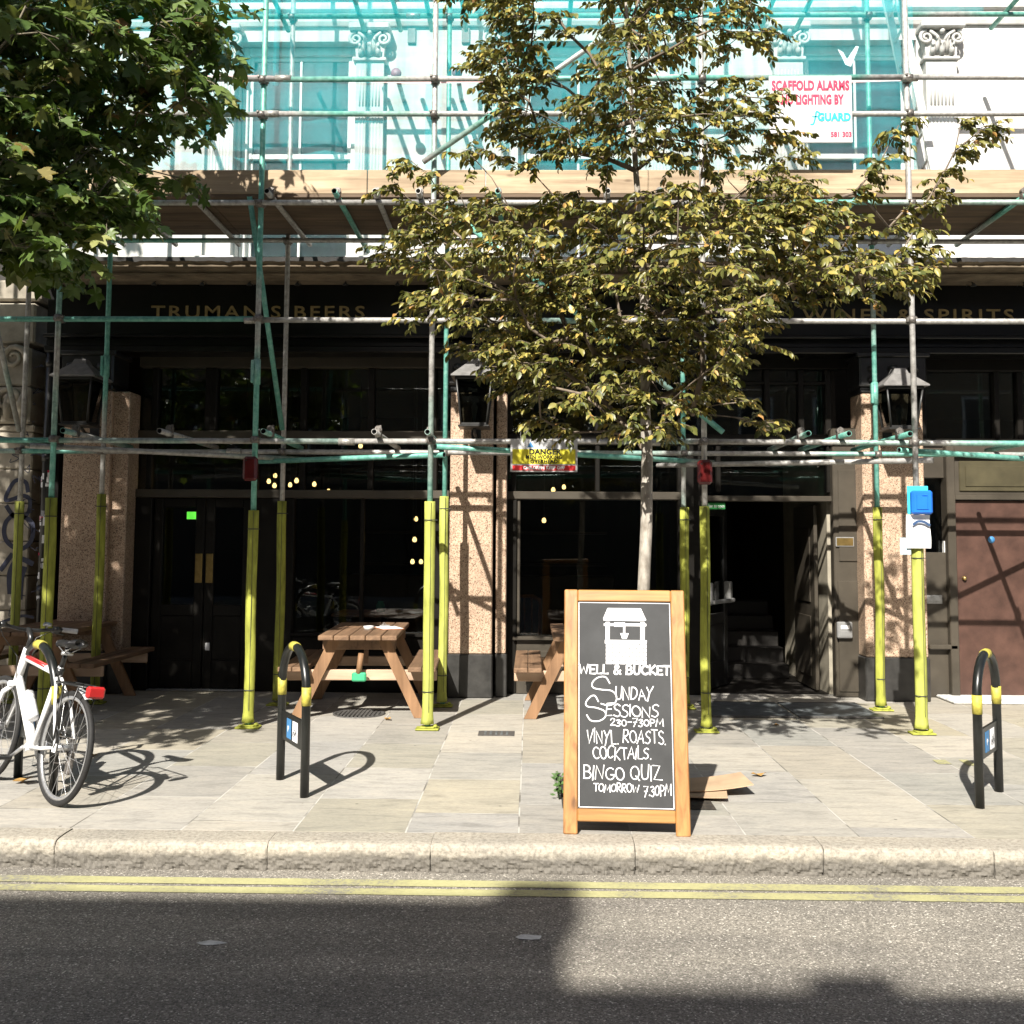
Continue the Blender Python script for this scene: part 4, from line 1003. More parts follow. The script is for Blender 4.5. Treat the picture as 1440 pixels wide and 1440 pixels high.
q0 = P(1081,107,8.64); q1 = P(1199,201,8.64); W_ = q1.x-q0.x; H_ = q0.z-q1.z
t = thing('alarm_sign', 'white scaffold alarm board with pink and turquoise lettering on the guard rail', 'sign', (q0.x,8.64,q1.z))
b = MB(); b.bbox(0,-.008,0,W_,.008,H_,.003); b.build('board', MAT['signboard'], t)
slet(t,'SCAFFOLD ALARMS',W_*.50,H_*.785,.115,MAT['pink'],W_*.94,-.0105,bold=.0055); slet(t,'AND LIGHTING BY',W_*.49,H_*.575,.115,MAT['pink'],W_*.82,-.0105,bold=.0055)
slet(t,'GUARD',W_*.78,H_*.325,.095,MAT['cyan'],W_*.40,-.0105,bold=.005); slet(t,'581 303',W_*.86,H_*.085,.062,MAT['pink'],W_*.25,-.0105,bold=.0025)
b = MB(); ribbon(b, smooth([(W_*.62,H_*.42),(W_*.57,H_*.46),(W_*.555,H_*.38),(W_*.53,H_*.28),(W_*.50,H_*.27)]), .014, .001, Matrix.Translation((0,-.009,0))); ribbon(b, [(W_*.52,H_*.385),(W_*.60,H_*.385)], .01, .001, Matrix.Translation((0,-.009,0))); b.build('flourish', MAT['cyan'], t)
# red warning lamps strapped to the front poles
def red_lamp(x, y, X_, lab):
    q = P(x, y, YF-.1); t = thing('warning_lamp', lab, 'lamp', (X_-.012,YF-.085,q.z), 0, 'red lamps strapped to scaffold poles')
    b = MB(); b.bbox(-.062,-.035,-.105,.062,.035,.105,.022); b.build('lens', MAT['dred'], t)
    b = MB(); b.bbox(-.05,.035,-.08,.05,.06,.08,.01); b.tube([(-.03,-.036,.07),(-.03,-.030,.07)], .008, 8); b.build('back_box', MAT['black'], t)
red_lamp(356,659,FX[2],'dark red warning lamp on the pole left of the picnic table'); red_lamp(990,664,FX[4],'dark red warning lamp on the pole right of the tree trunk')
# blue box with notices on the right front pole
q = P(1295,704,YF-.1); t = thing('alarm_box', 'bright blue plastic box fixed to the right front scaffold pole', 'alarm box', (q.x,YF-.09,q.z))
b = MB(); b.bbox(-.10,.02,-.115,.075,.035,.125,.004); b.build('back_plate', MAT['lblue'], t)
b = MB(); b.bbox(-.085,-.045,-.115,.09,.02,.085,.016); b.bbox(-.05,-.052,-.075,-.04,-.044,.05,.002); b.bbox(-.04,-.052,-.075,.04,-.044,-.065,.002); b.bbox(.04,-.052,-.075,.05,-.044,.05,.002); b.bbox(.0,-.052,.04,.04,-.044,.05,.002); b.build('cover', MAT['blue'], t)
q0 = P(1274,724,YF-.075); q1 = P(1309,771,YF-.075); t = thing('paper_notice', 'white paper notice hanging under the blue box', 'notice', (q0.x,YF-.075,q1.z))
W_ = q1.x-q0.x; H_ = q0.z-q1.z; b = MB(); n = 10; vs = []
for j in range(n+1):
    z = H_*j/n; vs += [(-.006*math.sin(j*.5),-.012*math.sin(j*.55),z),(W_,-.012*math.sin(j*.55+.4),z),(W_,.003-.012*math.sin(j*.55+.4),z),(-.006*math.sin(j*.5),.003-.012*math.sin(j*.55),z)]
b.add(vs, [(4*j+k,4*j+(k+1)%4,4*j+4+(k+1)%4,4*j+4+k) for j in range(n) for k in range(4)]+[(3,2,1,0),(4*n,4*n+1,4*n+2,4*n+3)]); b.build('sheet', MAT['paper'], t)
b = MB(); ribbon(b, smooth([(W_*.28,H_*.72),(W_*.45,H_*.80),(W_*.7,H_*.79),(W_*.92,H_*.70)]), .022, .002, Matrix.Translation((0,-.018,0))); b.build('printed_arc', simple('print_navy', (.03,.07,.16), .6), t)
q = P(1273,768,YF-.06); t = thing('paper_notice', 'small pale blue notice half behind the white notice', 'notice', (q.x,YF-.05,q.z))
b = MB(); b.bbox(-.04,-.003,-.07,.05,.003,.07,.001); b.build('sheet', simple('pale_blue_card', (.55,.68,.75), .6, .1, 30), t)

# ================================================================ wall lanterns
def lantern(x, y0, y1, lab, lit=False):
    Yl = 10.20; top = P(x, y0, Yl); bot = P(x, y1, Yl); t = thing('wall_lantern', lab, 'lantern', (top.x,Yl,bot.z), 0, 'lanterns on the granite pillars')
    h = top.z-bot.z; wb, wt = .125, .175; zb, zt_ = .03, h*.66
    fr = MB()
    for sx in (-1,1):
        for sy in (-1,1): fr.tube([(sx*wb,sy*wb,zb),(sx*wt,sy*wt,zt_)], .011, 6)
    for (wd, z, r) in ((wb,zb,.012),(wt,zt_,.013)):
        for sx in (-1,1): fr.bbox(sx*wd-r,-wd,z-r,sx*wd+r,wd,z+r,.003); fr.bbox(-wd,sx*wd-r,z-r,wd,sx*wd+r,z+r,.003)
    fr.bbox(-wb-.03,-wb-.03,0,wb+.03,wb+.03,.018,.005); fr.build('frame', MAT['lamp_metal'], t)
    r_ = MB(); z = zt_+.013
    for (wa, za, wc, zc) in ((wt+.05,z,wt+.05,z+.012),(wt+.05,z+.012,.075,z+.15),(.075,z+.15,.055,z+.2),(.055,z+.2,.012,h-.03),(.012,h-.03,.004,h)):
        vs = [(-wa,-wa,za),(wa,-wa,za),(wa,wa,za),(-wa,wa,za),(-wc,-wc,zc),(wc,-wc,zc),(wc,wc,zc),(-wc,wc,zc)]
        r_.add(vs, [(0,1,5,4),(1,2,6,5),(2,3,7,6),(3,0,4,7)])
    r_.add([(-wt-.05,-wt-.05,z),(wt+.05,-wt-.05,z),(wt+.05,wt+.05,z),(-wt-.05,wt+.05,z)], [(0,3,2,1)]); r_.build('roof', MAT['lamp_roof'], t)
    g = MB(); a, c = wb-.004, wt-.004
    for k in range(4):
        Mr = Matrix.Rotation(k*math.pi/2,4,'Z'); g.add([Mr @ Vector(v) for v in ((-a,-a,zb),(a,-a,zb),(c,-c,zt_),(-c,-c,zt_))], [(0,1,2,3)])
    g.build('glass', MAT['lampglass'], t)
    bl = MB(); bl.lathe([(.012,.05),(.014,.10),(.03,.17),(.035,.21),(.02,.25),(0,.26)], (0,0,0), 10); bl.build('bulb', MAT['bulb_off'], t)
    br = MB(); br.tube([(0,.02,.0),(0,.12,-.05),(0,.36,-.06)], .016, 8); br.tube([(0,wt,zt_),(.0,.36,zt_+.06)], .014, 8); br.tube([(-.30,.30,zt_+.09),(.0,.28,zt_+.10),(.1,.30,zt_+.12)], .008, 6); br.bbox(-.05,.345,-.1,.05,.36,zt_+.1,.005); br.build('bracket', MAT['lamp_metal'], t)
lantern(116,502,600,'black wall lantern in the shade on the far left pillar'); lantern(668,500,602,'black wall lantern half behind leaves on the middle pillar'); lantern(1263,519,606,'black wall lantern in full sun on the pillar beside the brown door')

# ================================================================ street things
# ---- bicycle stands
def stand(a, c, h, lab, first=True):
    a, c = Vector(a), Vector(c); d = c-a; L = d.length; ang = math.atan2(d.y, d.x)
    t = thing('bike_stand', lab, 'bike stand', (*((a+c)/2)[:2],0), ang, 'black bike stands along the kerb')
    r = .028; hw = L/2-.0; R_ = hw; pts = [(-hw,0,0),(-hw,0,h-R_)]
    for k in range(1,12): an = math.pi-math.pi*k/12; pts.append((R_*math.cos(an),0,h-R_+R_*math.sin(an)))
    pts += [(hw,0,h-R_),(hw,0,0)]
    b = MB(); b.tube(pts, r, 14); b.build('hoop', MAT['stand'], t)
    for sx in (-1,1): b = MB(); b.tube([(sx*hw,0,h*.62),(sx*hw,0,h*.745)], r+.0025, 14); b.build('yellow_band', MAT['ytape'], t)
    b = MB(); b.tube([(R_*math.cos(R(90+dg)),0,h-R_+R_*math.sin(R(90+dg))) for dg in (10,4,-4,-10)], r+.0025, 14); b.build('yellow_band', MAT['ytape'], t)
    b = MB(); b.bbox(-hw+.015,-.008,h*.30,hw-.015,.008,h*.51,.004); pl = b.build('plate', MAT['stand'], t)
    b = MB(); b.bbox(-.11,-.0105,h*.335,-.015,-.008,h*.475,.001,0); b.bbox(.02,-.0105,h*.335,.125,-.008,h*.475,.001,1); b.build('sticker', [MAT['sblue'], MAT['paper']], pl)
    b = MB(); y = -.0118; z0 = h*.385; x0 = .045
    for cx in (x0+.005, x0+.052): ribbon(b, [(cx+.016*math.cos(R(q)), z0+.016*math.sin(R(q))) for q in range(0,361,30)], .004, .0006, Matrix.Translation((0,y,0)))
    ribbon(b, [(x0+.005,z0),(x0+.02,z0+.03),(x0+.045,z0+.03),(x0+.03,z0),(x0+.005,z0)], .004, .0006, Matrix.Translation((0,y,0))); ribbon(b, [(x0+.052,z0),(x0+.043,z0+.042)], .004, .0006, Matrix.Translation((0,y,0)))
    b.build('cycle_symbol', MAT['black'], pl)
    text_mb('P', .05, MAT['paper'], 'lettering', pl, Matrix(((1,0,0,-.082),(0,0,-1,-.0118),(0,1,0,h*.385),(0,0,0,1))), .0004, 'LEFT', 1, .028, .002)
    return t
S1a, S1b = G(394,1096), G(428,1121)
stand(S1a, S1b, .905, 'black bike stand with yellow bands standing free in front of the middle picnic table')
stand(G(25,1093), G(74,1119), .905, 'black bike stand with the white bicycle leaning on it')
stand(G(1378,1136), G(1405,1113), .905, 'black bike stand with yellow bands in front of the brown door')

# ---- bicycle leaning on the far-left stand
pr = G(76,1133); pf = G(-10,1098); hd = math.atan2(pf.y-pr.y, pf.x-pr.x)
bk = thing('bicycle', 'white hybrid bicycle with red rear light leaning on a bike stand', 'bicycle', (pr.x,pr.y,0), hd)
bk.rotation_mode = 'XYZ'; bk.rotation_euler = (R(9),0,hd)
RW = .338; AX = (0,0,RW); FXL = (1.02,0,RW); BB = Vector((.43,0,.285)); ST = Vector((.255,0,.80)); HT = Vector((.80,0,.845)); HB = Vector((.845,0,.685))
def wheel(c, name_rot):
    b = MB(); n = 48; k = 12; vs = []
    for i in range(n):
        a = 2*math.pi*i/n
        for j in range(k):
            q = 2*math.pi*j/k; rr = RW-.018+.018*math.cos(q); vs.append((c[0]+rr*math.cos(a), c[1]+.018*math.sin(q), c[2]+rr*math.sin(a)))
    b.add(vs, [(i*k+j,((i+1)%n)*k+j,((i+1)%n)*k+(j+1)%k,i*k+(j+1)%k) for i in range(n) for j in range(k)], 0, True)
    w_ = MB(); w_.tube([(c[0],c[1]-.05,c[2]),(c[0],c[1]+.05,c[2])], .02, 12); w_.tube([(c[0],c[1]-.07,c[2]),(c[0],c[1]+.07,c[2])], .006, 8)
    for s in (-1,1): w_.lathe([(.03,-.002),(.03,.002),(0,.003)], (0,0,0), 12, 0, Matrix.Translation((c[0],c[1]+s*.034,c[2])) @ Matrix.Rotation(R(90),4,'X'))
    hub = w_.build('wheel', MAT['alloy'], bk)
    b.build('tyre', MAT['rubber'], hub)
    rm = MB(); vs = []; sec = [(RW-.030,-.011),(RW-.052,-.009),(RW-.056,0),(RW-.052,.009),(RW-.030,.011)]
    for i in range(n):
        a = 2*math.pi*i/n; vs += [(c[0]+r*math.cos(a), c[1]+y, c[2]+r*math.sin(a)) for r, y in sec]
    m_ = len(sec); rm.add(vs, [(i*m_+j,((i+1)%n)*m_+j,((i+1)%n)*m_+(j+1)%m_,i*m_+(j+1)%m_) for i in range(n) for j in range(m_)], 0, True); rm.build('rim', MAT['alloy'], hub)
    sp_ = MB()
    for i in range(28):
        a = 2*math.pi*i/28; s = 1 if i % 2 else -1; a2 = a+R(55)*(1 if (i//2) % 2 else -1)
        sp_.tube([(c[0]+.028*math.cos(a2),c[1]+s*.034,c[2]+.028*math.sin(a2)),(c[0]+(RW-.055)*math.cos(a),c[1],c[2]+(RW-.055)*math.sin(a))], .0014, 4, 0, False)
    sp_.build('spokes', MAT['alloy'], hub)
    return hub
wheel(AX, 0); wheel(FXL, 0)
b = MB()
b.tube([HB, BB], [.026,.030], 12); b.tube([ST, BB], .018, 12); b.tube([HT+Vector((.005,0,-.03)), ST+Vector((.01,0,-.05))], .021, 12); b.tube([HT+Vector((-.01,0,.03)), HB+Vector((.008,0,-.03))], .026, 12)
for s in (-1,1):
    b.tube([BB+Vector((-.03,s*.03,0)),(.2,s*.055,.305),(0,s*.065,RW)], [.014,.011,.009], 8); b.tube([ST+Vector((0,s*.016,-.07)),(.13,s*.05,.57),(0,s*.065,RW)], [.010,.009,.008], 8)
    b.bbox(-.02,s*.065-.004,RW-.03,.025,s*.065+.004,RW+.025,.003)
b.tube([BB+Vector((0,-.045,0)), BB+Vector((0,.045,0))], .024, 12)
fm = b.build('frame', MAT['bwhite'], bk)
b = MB(); u = (ST+Vector((.01,0,-.05)))-(HT+Vector((.005,0,-.03))); o_ = HT+Vector((.005,0,-.03))+Vector((0,0,.010))
for s in (-1,1): b.tube([o_+u*.1+Vector((0,s*.009,0)), o_+u*.66+Vector((0,s*.009,0))], .0135, 8)
b.build('red_stripe', MAT['red'], fm)
dn_ = (BB-HB); dn_.normalize()
Mt = Matrix(((dn_.x,0,0,0),(0,0,-1,0),(dn_.z,1,0,0),(0,0,0,1)))
zax = Vector((-dn_.z,0,dn_.x)); Mt = Matrix(((dn_.x,zax.x,0,HB.x+dn_.x*.08-zax.x*.012),(0,0,-1,-.0305),(dn_.z,zax.z,0,HB.z+dn_.z*.08-zax.z*.012),(0,0,0,1)))
b = MB()
for k in range(7): b.box(.045*k,0,0,.045*k+.008,.028,.001,0,Mt); b.box(.045*k,.02 if k % 2 else 0,0,.045*k+.026,.026 if k % 2 else .006,.001,0,Mt)
b.build('decal', MAT['black'], fm)
b = MB()
for s in (-1,1): b.tube([HB+Vector((.012,s*.02,-.06)), (.90,s*.055,.58),(1.0,s*.056,.40),(1.02,s*.056,RW)], [.016,.017,.014,.011], 10)
b.tube([HB+Vector((.014,-.05,-.05)), HB+Vector((.014,.05,-.05))], .02, 10); b.build('fork', MAT['bwhite'], bk)
b = MB(); b.tube([ST+Vector((.004,0,-.02)), ST+Vector((-.045,0,.12))], .0155, 10); b.tube([ST+Vector((0,-.022,-.02)), ST+Vector((0,.022,-.02))], .012, 8); b.tube([ST+Vector((.006,0,-.05)), ST+Vector((0,0,-.01))], .023, 10); b.build('seat_post', MAT['black'], bk)
b = MB(); sx = ST.x-.05; sz = ST.z+.135; secs = [(.15,.018,.0),(.10,.026,.006),(.03,.036,.006),(-.04,.060,.004),(-.09,.075,.01),(-.125,.066,.02),(-.14,.03,.024)]; n = 12; vs = []
for (dx, hw, dz) in secs:
    for k in range(n): a = 2*math.pi*k/n; vs.append((sx+dx, hw*math.cos(a), sz+dz+.026*math.sin(a)*(1 if math.sin(a) > 0 else .8)))
m_ = len(secs); b.add(vs, [(i*n+k,i*n+(k+1)%n,(i+1)*n+(k+1)%n,(i+1)*n+k) for i in range(m_-1) for k in range(n)]+[tuple(range(n)),tuple((m_-1)*n+k for k in range(n-1,-1,-1))], 0, True); sd = b.build('saddle', MAT['leather'], bk)
b = MB()
for s in (-1,1): b.tube([(sx+.09,s*.02,sz-.015),(sx,s*.022,sz-.045),(sx-.10,s*.03,sz-.01)], .0035, 6)
b.tube([(sx,-.035,sz-.05),(sx,.035,sz-.05)], .012, 8); b.build('saddle_rails', MAT['alloy'], sd)
b = MB(); b.tube([HT+Vector((-.012,0,.02)), HT+Vector((-.03,0,.10)), HT+Vector((.02,0,.145)), HT+Vector((.045,0,.15))], [.02,.018,.018,.02], 10); b.build('stem', MAT['black'], bk)
hb = HT+Vector((.045,0,.15))
b = MB(); b.tube([hb+Vector((-.06,-.30,.02)), hb+Vector((-.03,-.2,.022)), hb+Vector((0,-.06,0)), hb+Vector((0,.06,0)), hb+Vector((-.03,.2,.022)), hb+Vector((-.06,.30,.02))], .0125, 10); hbar = b.build('handlebar', MAT['black'], bk)
for s in (-1,1):
    b = MB(); b.tube([hb+Vector((-.038,s*.215,.022)), hb+Vector((-.062,s*.31,.02))], [.0165,.018], 10); b.build('grip', MAT['grip'], hbar)
    b = MB(); b.tube([hb+Vector((-.02,s*.17,.018)), hb+Vector((.03,s*.18,.0)), hb+Vector((.02,s*.26,-.012))], [.012,.009,.006], 7); b.tube([hb+Vector((-.03,s*.16,.02)), hb+Vector((-.03,s*.20,.02))], .02, 10); b.build('brake_lever', MAT['black'], hbar)
b = MB(); b.lathe([(0,-.012),(.028,-.01),(.03,.0),(.022,.014),(0,.018)], (hb.x-.01,.0-.12,hb.z+.045), 14); b.tube([(hb.x-.01,-.12,hb.z+.03),(hb.x-.005,-.12,hb.z)], .008, 6); b.build('bell', MAT['alloy'], hbar)
b = MB()
b.tube([hb+Vector((.03,-.17,0)), hb+Vector((.12,-.12,-.05)), HT+Vector((.07,-.03,-.02)), HB+Vector((.03,-.02,.0))], .0028, 5); b.tube([hb+Vector((.03,.17,0)), hb+Vector((.13,.10,-.06)), HT+Vector((.06,.03,-.03)), HB+Vector((-.04,.02,-.05))], .0028, 5); b.build('brake_cable', MAT['black'], hbar)
b = MB(); b.bbox(HB.x-.0,-.035,HB.z+.02,HB.x+.05,-.01,HB.z+.075,.008); b.build('reflector', MAT['orange'], bk)
# rear rack, light and mudguard
b = MB()
for s in (-1,1): b.tube([ST+Vector((-.02,s*.02,-.10)),(.15,s*.06,.715),(-.22,s*.06,.715)], .006, 7); b.tube([(.02,s*.07,RW),(.04,s*.062,.715)], .006, 7); b.tube([(-.0,s*.07,RW),(-.16,s*.062,.715)], .005, 7)
for x in (.14,.02,-.1,-.22): b.tube([(x,-.06,.715),(x,.06,.715)], .005, 6)
b.build('rear_rack', MAT['black'], bk)
b = MB(); b.bbox(-.275,-.055,.655,-.232,.055,.725,.012); b.build('rear_light', MAT['red'], bk)
b = MB(); vs = []; n = 14
for i in range(n+1):
    a = R(98+24*i/n)
    for j in range(5): q = R(-70+35*j); vs.append(((RW+.014+.012*math.cos(q))*math.cos(a), .026*math.sin(q), RW+(RW+.014+.012*math.cos(q))*math.sin(a)))
b.add(vs, [(i*5+j,i*5+j+1,(i+1)*5+j+1,(i+1)*5+j) for i in range(n) for j in range(4)], 0, True); b.build('mudguard', MAT['grip'], bk)
b = MB(); b.lathe([(.0,-.004),(.088,-.003),(.092,0),(.088,.003),(0,.004)], (0,0,0), 28, 0, Matrix.Translation(BB+Vector((0,-.052,0))) @ Matrix.Rotation(R(90),4,'X'))
for s, an in ((-1,R(150)),(1,R(-30))): b.tube([BB+Vector((0,s*.06,0)), BB+Vector((.17*math.cos(an),s*.07,.17*math.sin(an)))], [.013,.010], 8)
cr = b.build('crankset', MAT['alloy'], bk)
for s, an in ((-1,R(150)),(1,R(-30))):
    c = BB+Vector((.17*math.cos(an),s*.115,.17*math.sin(an))); b = MB(); b.bbox(c.x-.045,c.y-.045,c.z-.012,c.x+.045,c.y+.045,c.z+.012,.006); b.build('pedal', MAT['black'], cr)
b = MB(); b.lathe([(.05,-.015),(.05,.0),(.03,.012),(.02,.014)], (0,0,0), 20, 0, Matrix.Translation((0,-.045,RW)) @ Matrix.Rotation(R(90),4,'X')); b.tube([BB+Vector((0,-.052,.09)),(0,-.05,RW+.05)], .004, 5); b.tube([BB+Vector((0,-.052,-.09)),(.03,-.05,RW-.10),(0,-.05,RW-.05)], .004, 5)
b.bbox(-.01,-.07,RW-.16,.04,-.035,RW-.03,.01); b.build('chain_gear', MAT['coupler'], bk)
# bottle in its cage on the down tube
bt = thing('water_bottle', 'white drinking bottle held on the white bicycle frame', 'bottle', (0,0,0))
bc = HB.lerp(BB, .52); Mb = (Matrix.Translation((pr.x,pr.y,0)) @ Euler((R(9),0,hd)).to_matrix().to_4x4() @ Matrix.Translation(bc) @ (HB-BB).to_track_quat('Z','Y').to_matrix().to_4x4() @ Matrix.Translation((0,0,0)))
up_ = Vector((-(HB-BB).z,0,(HB-BB).x)).normalized()
Mb = Matrix.Translation((pr.x,pr.y,0)) @ Euler((R(9),0,hd)).to_matrix().to_4x4() @ Matrix.Translation(bc+up_*.068) @ (HB-BB).to_track_quat('Z','Y').to_matrix().to_4x4()
bt.matrix_world = Mb
b = MB(); b.lathe([(0,-.11),(.034,-.108),(.037,-.10),(.037,.03),(.033,.04),(.033,.05),(.037,.06),(.036,.075)], (0,0,0), 18); b.build('body', MAT['white'], bt)
b = MB(); b.lathe([(.037,.073),(.037,.095),(.02,.10),(.012,.12),(.0,.122)], (0,0,0), 16); b.build('cap', MAT['grip'], bt)

# ---- picnic tables
def make_table():
    t = thing('picnic_table', '', 'picnic table'); L0, L1 = 0, 1.5
    b = MB()
    for k in range(5): b.bbox(-.35+.141*k,L0+rnd.uniform(-.006,.006),.705,-.35+.141*k+.134,L1,.748,.006)
    b.build('tabletop', MAT['table'], t)
    for y in (.17,1.25):
        b = MB(); b.bbox(-.33,y-.02,.61,.33,y+.02,.704,.006); b.build('top_batten', MAT['table'], t)
        b = MB(); b.bbox(-.70,y+.022,.33,.70,y+.062,.425,.006); b.build('cross_rail', MAT['table_x'], t)
        for s in (-1,1):
            p0 = Vector((s*.22,y-.0,.70)); p1 = Vector((s*.555,y-.0,.003)); d = p1-p0; Mx = Matrix.Translation(p0) @ Matrix(((d.normalized().z*-1*1,0,d.normalized().x,0),(0,1,0,0),(d.normalized().x,0,d.normalized().z,0),(0,0,0,1)))
            hw = .047; pol = [(s*.22-hw*1.15,.70),(s*.22+hw*1.15,.70),(s*.555+hw*1.15,.003),(s*.555-hw*1.15,.003)]
            b = MB(); b.prism(pol, y-.021 if y < .5 else y-.021, y+.021); b.build('leg', MAT['table_l'], t)
    for s in (-1,1):
        b = MB(); x0 = s*.575-.125
        for k in range(2): b.bbox(x0+.127*k,L0,.428,x0+.127*k+.122,L1,.47,.006)
        b.build('bench', MAT['table'], t)
    b = MB(); b.prism([(-.02,.42),(.02,.42),(.02,.70),(-.02,.70)], .7, .74); b.build('stay', MAT['table'], t)
    return t
T0 = make_table(); T0['group'] = 'picnic tables against the pub'
T0['label'] = 'wooden picnic table with a clipboard on top behind the free-standing bike stand'
T1 = copy_tree(T0); T1['label'] = 'wooden picnic table half hidden behind the chalkboard sign'
T2 = copy_tree(T0); T2['label'] = 'wooden picnic table in the shade behind the white bicycle'
TY = 9.17
T0.location = (-1.53,TY,0); T0.rotation_euler = (0,0,R(2.6))
T1.location = (.56,TY+.03,0); T2.location = (-4.62,TY+.1,0)
q = P(545,884,9.95); cb = thing('clipboard', 'clipboard with a white sheet lying on the picnic table', 'clipboard', (-1.36,9.95,.7485), R(25))
b = MB(); b.bbox(-.11,-.155,.0,.11,.155,.005,.002); b.build('board', MAT['chairwood'], cb)
b = MB(); b.bbox(-.1,-.145,.0055,.1,.125,.009,.001); b.build('sheet', MAT['paper'], cb)
b = MB(); b.bbox(-.05,.12,.009,.05,.15,.022,.004); b.tube([(-.02,.14,.02),(0,.155,.045),(.02,.14,.02)], .003, 6); b.build('clip', MAT['steel'], cb)
gl_ = thing('ashtray', 'small glass ashtray on the picnic table beside the clipboard', 'ashtray', (-1.53,9.80,.7485))
b = MB(); b.lathe([(0,0),(.045,0),(.052,.035),(.044,.035),(.038,.012),(0,.01)], (0,0,0), 14); b.build('dish', MAT['bulb_off'], gl_)
gb = thing('parasol_clamp', 'green clamp with a stub of brown pole on the rail under the picnic table', 'clamp', (-1.53,9.32,.38))
b = MB(); b.bbox(-.065,-.05,-.05,.065,.0,.03,.012); b.build('clamp_body', simple('green_plastic', (.04,.34,.16), .5, .2, 9), gb)
b = MB(); b.tube([(-.005,-.025,.02),(.015,-.02,.20)], .026, 10); b.build('pole_stub', MAT['table_l'], gb)

# ---- chalkboard A-frame sign
AB = thing('chalkboard_sign', 'pine framed A-board chalkboard advertising Sunday sessions on the kerbside', 'A-board')
fl, fr_ = G(802,1173), G(961,1177)
AB.location = ((fl.x+fr_.x)/2,(fl.y+fr_.y)/2,0); AB.rotation_euler = (0,0,math.atan2(fr_.y-fl.y, fr_.x-fl.x))
HB_ = 1.345; Wd = .345
LEAN = R(-12.5)
Ma = Matrix.Rotation(LEAN,4,'X')                         # panel leans away from the road
def apart(mb, nm, mat, par=AB):
    return mb.build(nm, mat, par)
sw = .078
for s in (-1,1):
    b = MB(); b.bbox(s*Wd-(sw if s>0 else 0),-.02,.0,s*Wd+(0 if s>0 else sw),.02,HB_,.006,0,Ma); apart(b, 'stile', MAT['pine'])
b = MB(); b.bbox(-Wd+sw,-.0195,HB_-.068,Wd-sw,.0195,HB_-.001,.005,0,Ma); apart(b, 'top_rail', MAT['pine_x'])
b = MB(); b.bbox(-Wd+sw,-.0195,.068,Wd-sw,.0195,.135,.005,0,Ma); apart(b, 'bottom_rail', MAT['pine_x'])
b = MB(); b.box(-Wd+sw-.002,-.008,.133,Wd-sw+.002,.006,HB_-.066,0,Ma); bd = apart(b, 'chalkboard', MAT['slate'])
b = MB()
for (p, q2, wd) in ((((-Wd+sw+.008),.143),((Wd-sw-.008),.143),.0035),(((Wd-sw-.008),.143),((Wd-sw-.006),HB_-.076),.0035),(((Wd-sw-.006),HB_-.076),((-Wd+sw+.006),HB_-.074),.0035),(((-Wd+sw+.006),HB_-.074),((-Wd+sw+.008),.143),.0035)):
    ribbon(b, [p, q2], wd, .0006, Ma @ Matrix.Translation((0,-.0085,0)))
apart(b, 'chalk_border', MAT['chalk'], bd)
for s in (-1,1):
    b = MB(); b.bbox(s*(Wd-.03)-(sw*.8 if s>0 else 0),.024,.0,s*(Wd-.03)+(0 if s>0 else sw*.8),.06,HB_-.03,.005,0,Matrix.Translation((0,.60,0)) @ Matrix.Rotation(R(12.5),4,'X') @ Matrix.Translation((0,-.03,.0))); apart(b, 'rear_leg', MAT['pine'])
b = MB(); b.box(-Wd+.1,.03,.13,Wd-.1,.045,HB_-.07,0,Matrix.Translation((0,.60,0)) @ Matrix.Rotation(R(12.5),4,'X') @ Matrix.Translation((0,-.03,.0))); apart(b, 'rear_panel', MAT['slate'])
# chalk drawing: local coordinates measured on the panel (u,v in the zoomed photograph -> metres)
PU0, PU1, PV0, PV1 = 113.0, 638.0, 112.0, 1225.0
PW, PHT = 2*(Wd-sw), HB_-.066-.133
def uv(u, v):
    t = (v-PV0)/(PV1-PV0); ul = 110+4*t; ur = 612+32*t
    return ((u-ul)/(ur-ul)*PW-PW/2, HB_-.066-t*PHT)
MC = Ma @ Matrix.Translation((0,-.0085,0))
b = MB()
def poly(pts): b.prism([uv(*p) for p in pts], -.0006, 0, 0, MC)
poly([(272,150),(452,150),(482,216),(470,222),(250,220),(248,208)])
poly([(262,228),(284,228),(284,332),(262,332)]); poly([(450,228),(474,228),(474,332),(450,332)])
poly([(252,236),(482,236),(482,250),(252,250)]); poly([(308,230),(366,230),(366,254),(308,254)])
poly([(357,252),(368,252),(368,292),(357,292)]); poly([(341,290),(387,290),(376,321),(352,321)])
poly([(258,328),(486,328),(484,348),(258,348)])
for r_ in range(5):
    v0 = 350+22.5*r_; cuts_ = [262,300,338,372,410,446,486] if r_ % 2 == 0 else [262,282,318,356,392,430,468,486]
    for u0, u1 in zip(cuts_[:-1], cuts_[1:]): poly([(u0+1.9,v0+1.9),(u1-1.9,v0+1.9),(u1-1.9,v0+20.8),(u0+1.9,v0+20.8)])
apart(b, 'well_drawing', MAT['chalk'], bd)
